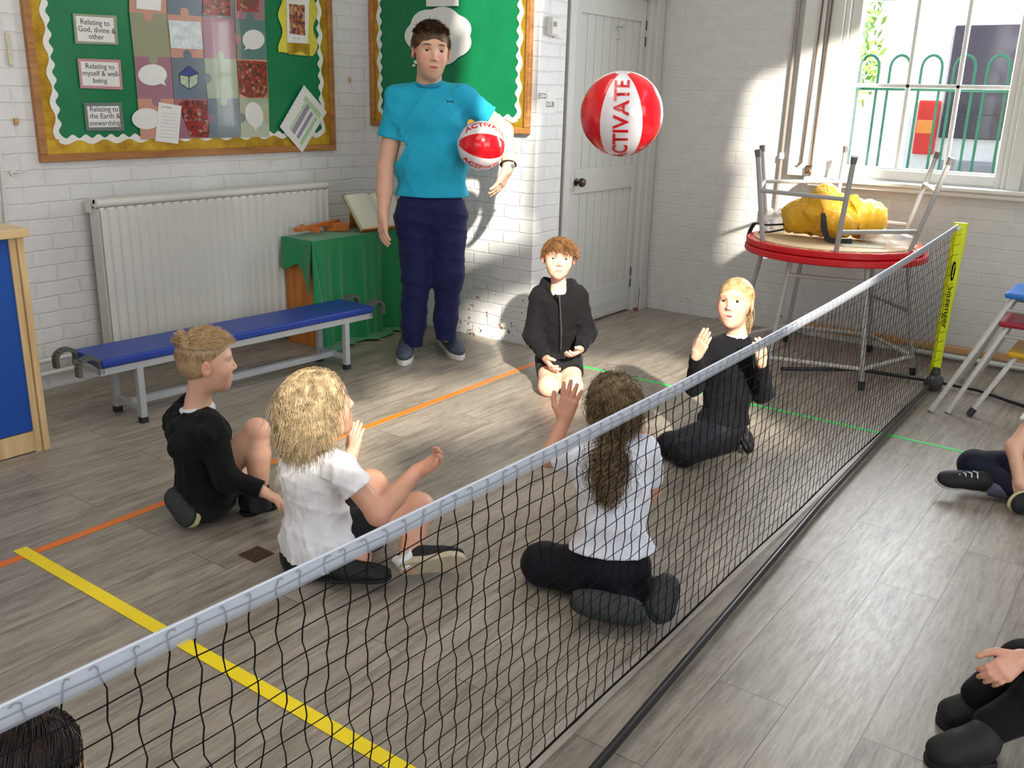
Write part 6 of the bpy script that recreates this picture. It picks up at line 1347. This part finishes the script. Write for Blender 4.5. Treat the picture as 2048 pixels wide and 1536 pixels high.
# ================================================================== child with blond bob in white T-shirt
def child_c():
    dc = 2.60; v = Vp; hd = Head(v(640, 812, dc+.02), tilt(frame(RV*.93+FV*.36), pitch=15, roll=0), .222, 1.0); hd._skin = tan
    pr = person('child', onZ(650, 1130), 'child with a messy blond bob in a white T-shirt sitting cross-legged, palms raised')
    neck = v(622, 890, dc+.02); shN, shF = v(684, 938, dc-.08), v(590, 915, dc+.11); hip = v(640, 1085, dc+.04)
    elN, wrN = v(757, 1028, dc-.11), v(833, 943, dc+.0); elF, wrF = v(668, 965, dc+.28), v(704, 912, dc+.32)
    kN, kF = v(835, 1020, dc+.12), v(742, 972, dc+.34); kN[2] = max(kN[2], .11); fN, fF = v(815, 1083, dc-.02), v(720, 1095, dc+.0); fN[2] = .06; fF[2] = .05
    s = Sdf(); torso(s, hip, neck, shF, shN, .096, .072); hd.build(s, neck, .038, cheek=1.1)
    for a, b_, c in ((shN, elN, wrN), (shF, elF, wrF)): s.cap(a, b_, .034, .032, .02).cap(b_, b_*.6+c*.4, .034, .032, .02).cap(b_*.6+c*.4, c, .032, .022, .02)
    handp(s, wrN, v(880, 918, dc+.01)-wrN, UZ*.8-FV*.3-RV*.1, .125, (.45, .65, .5), .06, thumb=1, tcurl=.3, tout=.5)
    handp(s, wrF, v(712, 868, dc+.34)-wrF, FV*.6+RV*.5, .125, (.05, .1, .1), .12, thumb=1, tcurl=0)
    s.cap(hip+RV*.02, kN, .066, .052, .02).cap(kN, fN, .048, .032, .02).ell(kN, (.054, .054, .054), None, .02)
    s.cap(hip+FV*.03, kF, .066, .052, .02).cap(kF, fF, .048, .032, .02).ell(kF, (.054, .054, .054), None, .02); s.cut((0, 0, .004), -UZ)
    sdf_obj(s, 'body', SK, pr, .0052, zones=[(hd.c, .12, .0024), (v(857, 930, dc), .075, .0026), (v(708, 890, dc+.33), .07, .0026)], color=lambda V: hd.tint(V, tan, lip=(.62, .25, .23), brow=(.42, .30, .18), browd=.5, extra=[(wrN+(wrN-elN)*.25, .06, (.80, .36, .28), .45), (wrF+UZ*.06, .05, (.80, .32, .28), .5), (elN, .05, (.72, .36, .28), .35)]))
    hd.eyes(pr, gaze=hd.R[1]+UZ*.1, open_=.95, iris=(64, 84, 104))
    wp = cloth_mat('white_tee_cotton', (236, 234, 238), .82, .2, 300, .1); t = Sdf(); torso(t, hip-UZ*.02, neck-UZ*.01, shF, shN, .112, .090, .012, hipw=.125)
    mN, mF = shN+(elN-shN)*.52, shF+(elF-shF)*.5; t.cap(shN, mN, .050, .052, .03).cap(shF, mF, .050, .052, .03).ell(hip+UZ*.02, (.128, .115, .10), basis(UZ, RV), .05)
    t.wrinkle(.013, 20, seed=61).wrinkle(.004, 50, seed=62).cutnear(mN-nrm(elN-shN)*.01, elN-shN, .085).cutnear(mF, elF-shF, .085).cut((0, 0, .028), -UZ); sdf_obj(t, 'tee_shirt', wp, pr, .0055)
    sh = Sdf().ell(hip-UZ*.045, (.128, .118, .07), basis(UZ, RV), .04).cap(hip+RV*.02-UZ*.02, hip+(kN-hip)*.62, .082, .074, .03).cap(hip+FV*.03-UZ*.02, hip+(kF-hip)*.6, .082, .074, .03)
    sh.wrinkle(.005, 24, seed=15).cut((0, 0, .004), -UZ).cutnear(hip+(kN-hip)*.58, kN-hip, .1).cutnear(hip+(kF-hip)*.56, kF-hip, .1); sdf_obj(sh, 'shorts', cloth_mat('black_short_cloth', (0, 0, 0)), pr, .0055)
    bs_ = M('black_shoe', (0, 0, 0)); ts_ = M('beige_sole', srgb(186, 174, 146)[:3], .7, var=.08, nscale=60, bump=.4, bscale=140)
    MB().tube([fN+UZ*.03-RV*.02, fN+UZ*.0], .034, 14).obj('sock', M('white_cotton', (1, 1, 1)), pr, smooth=True)
    a = v(797, 1090, dc-.05); b_ = v(934, 1080, dc-.0); a[2] = .05; b_[2] = .058
    shoe(pr, a, b_, UZ*.45+FV*1.0, .082, (bs_, ts_), ht=.055, sole=.022, name='shoe')
    a = v(690, 1120, dc-.08); b_ = v(770, 1112, dc-.06); a[2] = b_[2] = .03; shoe(pr, a-RV*.05, b_+RV*.02, UZ, .078, (bs_, bs_), ht=.05, sole=.012)
    hm = hair_mat('sandy_blond_hair', (112, 94, 70), (190, 168, 132)); haircap(hd, hm, pr, .04, face=(0, .44, -.18, .36, .34, .46), low=-.30, wr=.004)
    root = lambda d: d[2] > -.45 and not (d[1] > .40 and d[2] < .50) and not (d[1] > .15 and d[2] < -.1)
    def flow(d, p, q):
        s_ = 1 if d[0] > .05 else -1; return np.array((s_*.55, -.30, -.55)) if d[2] > .3 else np.array((d[0]*.1, -.22, -1.0))
    nb2 = hd.L(neck[None, :])[0]
    P_, r_ = strands(hd, 5200, root, flow, 12, .062, grav=.8, lift=.03, off=.16, wob=1.0, r0=.0011, seed=12, stiff=.55, curl=.26, ends=.4)
    hair_obj(P_, r_, hm, pr)
    return pr
# ================================================================== cut-off children at the frame edges
def edge_r1():
    v = Vp; d = 3.36; pr = person('child', onZ(2060, 980), 'child in navy leggings and white top sitting cross-legged at the right edge')
    hip = v(2150, 990, d+.04); hip[2] = .11; neck = hip+UZ*.36-RV*.04; sN = neck-UZ*.05-RV*.12; sF = neck-UZ*.05+RV*.14
    el = v(2028, 895, d-.03); wr = v(2040, 968, d-.10); hd = Head(neck+UZ*.15, tilt(frame(-RV*.8-FV*.2), pitch=5), .205); hd._skin = fair
    kA = v(1948, 930, d+.06); fA = v(2036, 1035, d-.10); kB = v(2150, 1000, d-.18); fB = v(1972, 1003, d-.02); fA[2] = .055; fB[2] = .05
    s = Sdf(); torso(s, hip, neck, sN, sF, .095, .07); hd.build(s, neck, .036); s.cap(sN, el, .033, .029, .02).cap(el, wr, .029, .021, .02).cap(sF, sF-UZ*.18, .032, .028, .02).cap(sF-UZ*.18, wr+RV*.09, .028, .021, .02)
    handp(s, wr, RV*.7-UZ*.6, -UZ, .12, (.2, .3, .2), .05, thumb=-1); handp(s, wr+RV*.09, -RV*.4-UZ*.5, -UZ, .12, (.2, .3, .2), .05)
    s.cap(hip, kA, .06, .045, .02).cap(kA, fA, .042, .028, .02).cap(hip, kB, .06, .045, .02).cap(kB, fB, .042, .028, .02); s.cut((0, 0, .004), -UZ)
    sdf_obj(s, 'body', SK, pr, .006, color=lambda V: hd.tint(V, fair)); hd.eyes(pr)
    t = Sdf(); torso(t, hip, neck-UZ*.01, sN, sF, .108, .085, .012); m = sN+(el-sN)*.62; t.cap(sN, m, .046, .050, .03).cap(sF, sF-UZ*.10, .046, .05, .03).wrinkle(.006, 22, seed=71).cutnear(m, el-sN, .08).cut(hip+UZ*.02, -UZ); sdf_obj(t, 'white_top', cloth_mat('white_tee_cotton', (0, 0, 0)), pr, .006)
    l = Sdf().ell(hip-UZ*.01, (.12, .11, .09), basis(UZ, RV), .04)
    for k_, f_ in ((kA, fA), (kB, fB)): l.cap(hip, k_, .078, .055, .03).cap(k_, f_+(k_-f_)*.28, .052, .040, .02).ell(k_, (.058, .058, .058), None, .02)
    l.wrinkle(.003, 20, seed=3).cut((0, 0, .003), -UZ); sdf_obj(l, 'leggings', cloth_mat('navy_leggings', (22, 26, 42), .75, .12, 300, .08), pr, .006)
    so = MB().tube([fB+(kB-fB)*.30, fB], [.040, .036], 16).obj('sock', M('grey_spotted_sock', srgb(84, 86, 104)[:3], .8, var=.3, nscale=50), pr, smooth=True)
    bs_ = M('black_shoe', (0, 0, 0)); wl = M('white_lace', (.7, .7, .7), .6); cs_ = M('cream_sole', (0, 0, 0)); ls_ = M('pale_sole_edge', (.55, .55, .53), .6)
    a = v(1972, 1008, d+.0); a[2] = .035; b_ = v(1866, 980, d+.02); b_[2] = .05; shoe(pr, a, b_, UZ*.85-FV*.55, .075, (bs_, ls_), ht=.065, sole=.014, lace=wl, ankle=fB)
    a = v(2070, 1045, d-.12); b_ = v(2005, 1050, d-.16); a[2] = .075; b_[2] = .035; shoe(pr, a+RV*.06, b_, -FV+UZ*.15, .082, (bs_, cs_), ht=.055, sole=.016)
    hm = hair_mat('mid_brown_hair', (70, 48, 32), (120, 88, 60)); haircap(hd, hm, pr, .05, low=-.3)
def edge_r2():
    v = Vp; d = 1.93; pr = person('child', onZ(2080, 1480), 'child in black trousers and black shoes hugging a knee at the lower right corner')
    an = v(1950, 1445, d); kn = v(2052, 1330, d+.02); an[2] = .10; hip = v(2275, 1400, d+.06); hip[2] = .11; neck = hip+UZ*.38+RV*.06; sN = neck-UZ*.05-RV*.12; sF = neck-UZ*.05+RV*.12
    hd = Head(neck+UZ*.15, tilt(frame(-RV*.8+FV*.3), pitch=5), .205); hd._skin = tan; an2 = v(1975, 1500, d-.10); an2[2] = .09; kn2 = v(2085, 1400, d-.1)
    s = Sdf(); torso(s, hip, neck, sN, sF, .095, .07); hd.build(s, neck, .036); w = v(2040, 1318, d-.05); el = v(2185, 1330, d-.0)
    s.cap(sN, el, .033, .029, .02).cap(el, w, .029, .022, .02).cap(sF, sF-UZ*.2-RV*.02, .03, .028, .02); handp(s, w, v(2012, 1335, d-.07)-w, FV*.6-UZ*.5, .125, (.5, .6, .4), .04, thumb=-1)
    for k_, a_ in ((kn, an), (kn2, an2)): s.cap(hip, k_, .06, .045, .02).cap(k_, a_, .042, .03, .02)
    s.cut((0, 0, .004), -UZ); sdf_obj(s, 'body', SK, pr, .006, zones=[(w, .09, .003)], color=lambda V: hd.tint(V, tan, extra=[(w-RV*.04, .04, (.75, .36, .26), .4)])); hd.eyes(pr)
    l = Sdf().ell(hip-UZ*.01, (.12, .11, .09), basis(UZ, RV), .04)
    for k_, a_ in ((kn, an), (kn2, an2)): l.cap(hip, k_, .082, .060, .03).cap(k_+(a_-k_)*.12, a_, .052, .046, .02).ell(k_, (.060, .060, .060), None, .02)
    l.wrinkle(.005, 22, seed=31).cut((0, 0, .01), -UZ); sdf_obj(l, 'trousers', cloth_mat('black_trouser_cloth', (14, 14, 16), .8, .15, 300, .05), pr, .006)
    t = Sdf(); torso(t, hip, neck-UZ*.01, sN, sF, .108, .085, .012); t.cap(sN, el*.85+w*.15, .046, .042, .03).cap(sF, sF-UZ*.18, .046, .042, .02).wrinkle(.006, 22, seed=7).cut(hip, -UZ); sdf_obj(t, 'sweatshirt', cloth_mat('black_sweatshirt', (0, 0, 0)), pr, .006)
    bs_ = M('black_shoe', (0, 0, 0)); st = M('silver_tab', (.5, .5, .52), .3, metal=.5)
    o = shoe(pr, v(1985, 1462, d)*np.array((1, 1, 0)), v(1872, 1440, d+.02)*np.array((1, 1, 0)), UZ, .085, (bs_, bs_), ht=.085, sole=.02, ankle=an)
    a = onZ(1985, 1525); b_ = onZ(1850, 1530); o = shoe(pr, a, b_, UZ, .085, (bs_, bs_), ht=.085, sole=.02, ankle=an2)
    for p in (v(1960, 1437, d-.05), v(1942, 1462, d-.08)): MB().box(p-np.array((.008, .003, .006)), p+np.array((.008, .003, .006))).obj('shoe_tab', st, o, bevel=.001)
    hm = hair_mat('dark_hair', (30, 22, 18), (56, 40, 30)); haircap(hd, hm, pr, .05, low=-.3)
def edge_r3():
    v = Vp; d = 1.09; hc = v(48, 1552, d); hd = Head(hc, tilt(frame(FV*.45+RV*.90), pitch=-8), .205); hd._skin = tan
    pr = person('child', (hc[0], hc[1], 0), 'child with long dark hair behind the net, cut off at the lower left corner')
    neck = hd.P(0, -.1, -.58); hip = neck-UZ*.34; hip[2] = .10 if hip[2] < .1 else hip[2]; sN = neck-UZ*.05+RV*.12; sF = neck-UZ*.05-RV*.12
    hip = np.array((neck[0], neck[1], .11)) if neck[2] < .62 else hip
    s = Sdf(); torso(s, hip, neck, sF, sN, .09, .068); hd.build(s, neck, .036)
    for sg, q in ((1, sN), (-1, sF)): s.cap(q, q-UZ*.19+FV*.02, .03, .027, .02).cap(q-UZ*.19+FV*.02, q-UZ*.25+FV*.17, .027, .02, .02); handp(s, q-UZ*.25+FV*.17, FV, -UZ, .12, (.2, .3, .2), .05, thumb=sg)
    for sg in (-1, 1): s.cap(hip+RV*sg*.05, hip+RV*sg*.07+FV*.27-UZ*.03, .06, .05, .02).cap(hip+RV*sg*.07+FV*.27-UZ*.03, hip+RV*sg*.06+FV*.02-UZ*.05, .045, .03, .02)
    s.cut((0, 0, .004), -UZ)
    sdf_obj(s, 'body', SK, pr, .006, zones=[(hd.c, .12, .003)], color=lambda V: hd.tint(V, tan)); hd.eyes(pr)
    t = Sdf(); torso(t, hip, neck-UZ*.01, sF, sN, .104, .082, .012)
    for q in (sN, sF): t.cap(q, q-UZ*.17+FV*.02, .045, .042, .03)
    t.wrinkle(.005, 22, seed=2).cut((0, 0, .02), -UZ); sdf_obj(t, 'sweatshirt', cloth_mat('black_sweatshirt', (0, 0, 0)), pr, .006)
    l = Sdf().ell(hip, (.11, .10, .09), None, .03)
    for sg in (-1, 1): l.cap(hip+RV*sg*.05, hip+RV*sg*.07+FV*.27-UZ*.03, .068, .058, .02).cap(hip+RV*sg*.07+FV*.27-UZ*.03, hip+RV*sg*.06+FV*.02-UZ*.05, .052, .036, .02)
    l.cut((0, 0, .003), -UZ); sdf_obj(l, 'trousers', cloth_mat('black_trouser_cloth', (0, 0, 0)), pr, .006)
    hm = hair_mat('long_dark_hair', (22, 15, 13), (44, 30, 24)); haircap(hd, hm, pr, .012, face=(0, .50, -.18, .26, .27, .42), low=-.4)
    root = lambda q: q[2] > -.45 and not (q[1] > .60 and q[2] < .42) and not (q[1] > .05 and q[0] > .2 and q[2] < .15)
    def flow(q, p, z): return np.array((.5 if q[0] > 0 else -.5, -.15, -.6)) if q[2] > .3 else np.array((q[0]*.05, -.05, -1.0))
    P_, r_ = strands(hd, 4200, root, flow, 24, .075, grav=.7, lift=.01, off=.08, wob=.3, r0=.0011, seed=22, stiff=.6, ends=.5); hair_obj(P_, r_, hm, pr)
man(); boy_k(); girl_m(); girl_g(); boy_b(); child_c(); edge_r1(); edge_r2(); edge_r3()
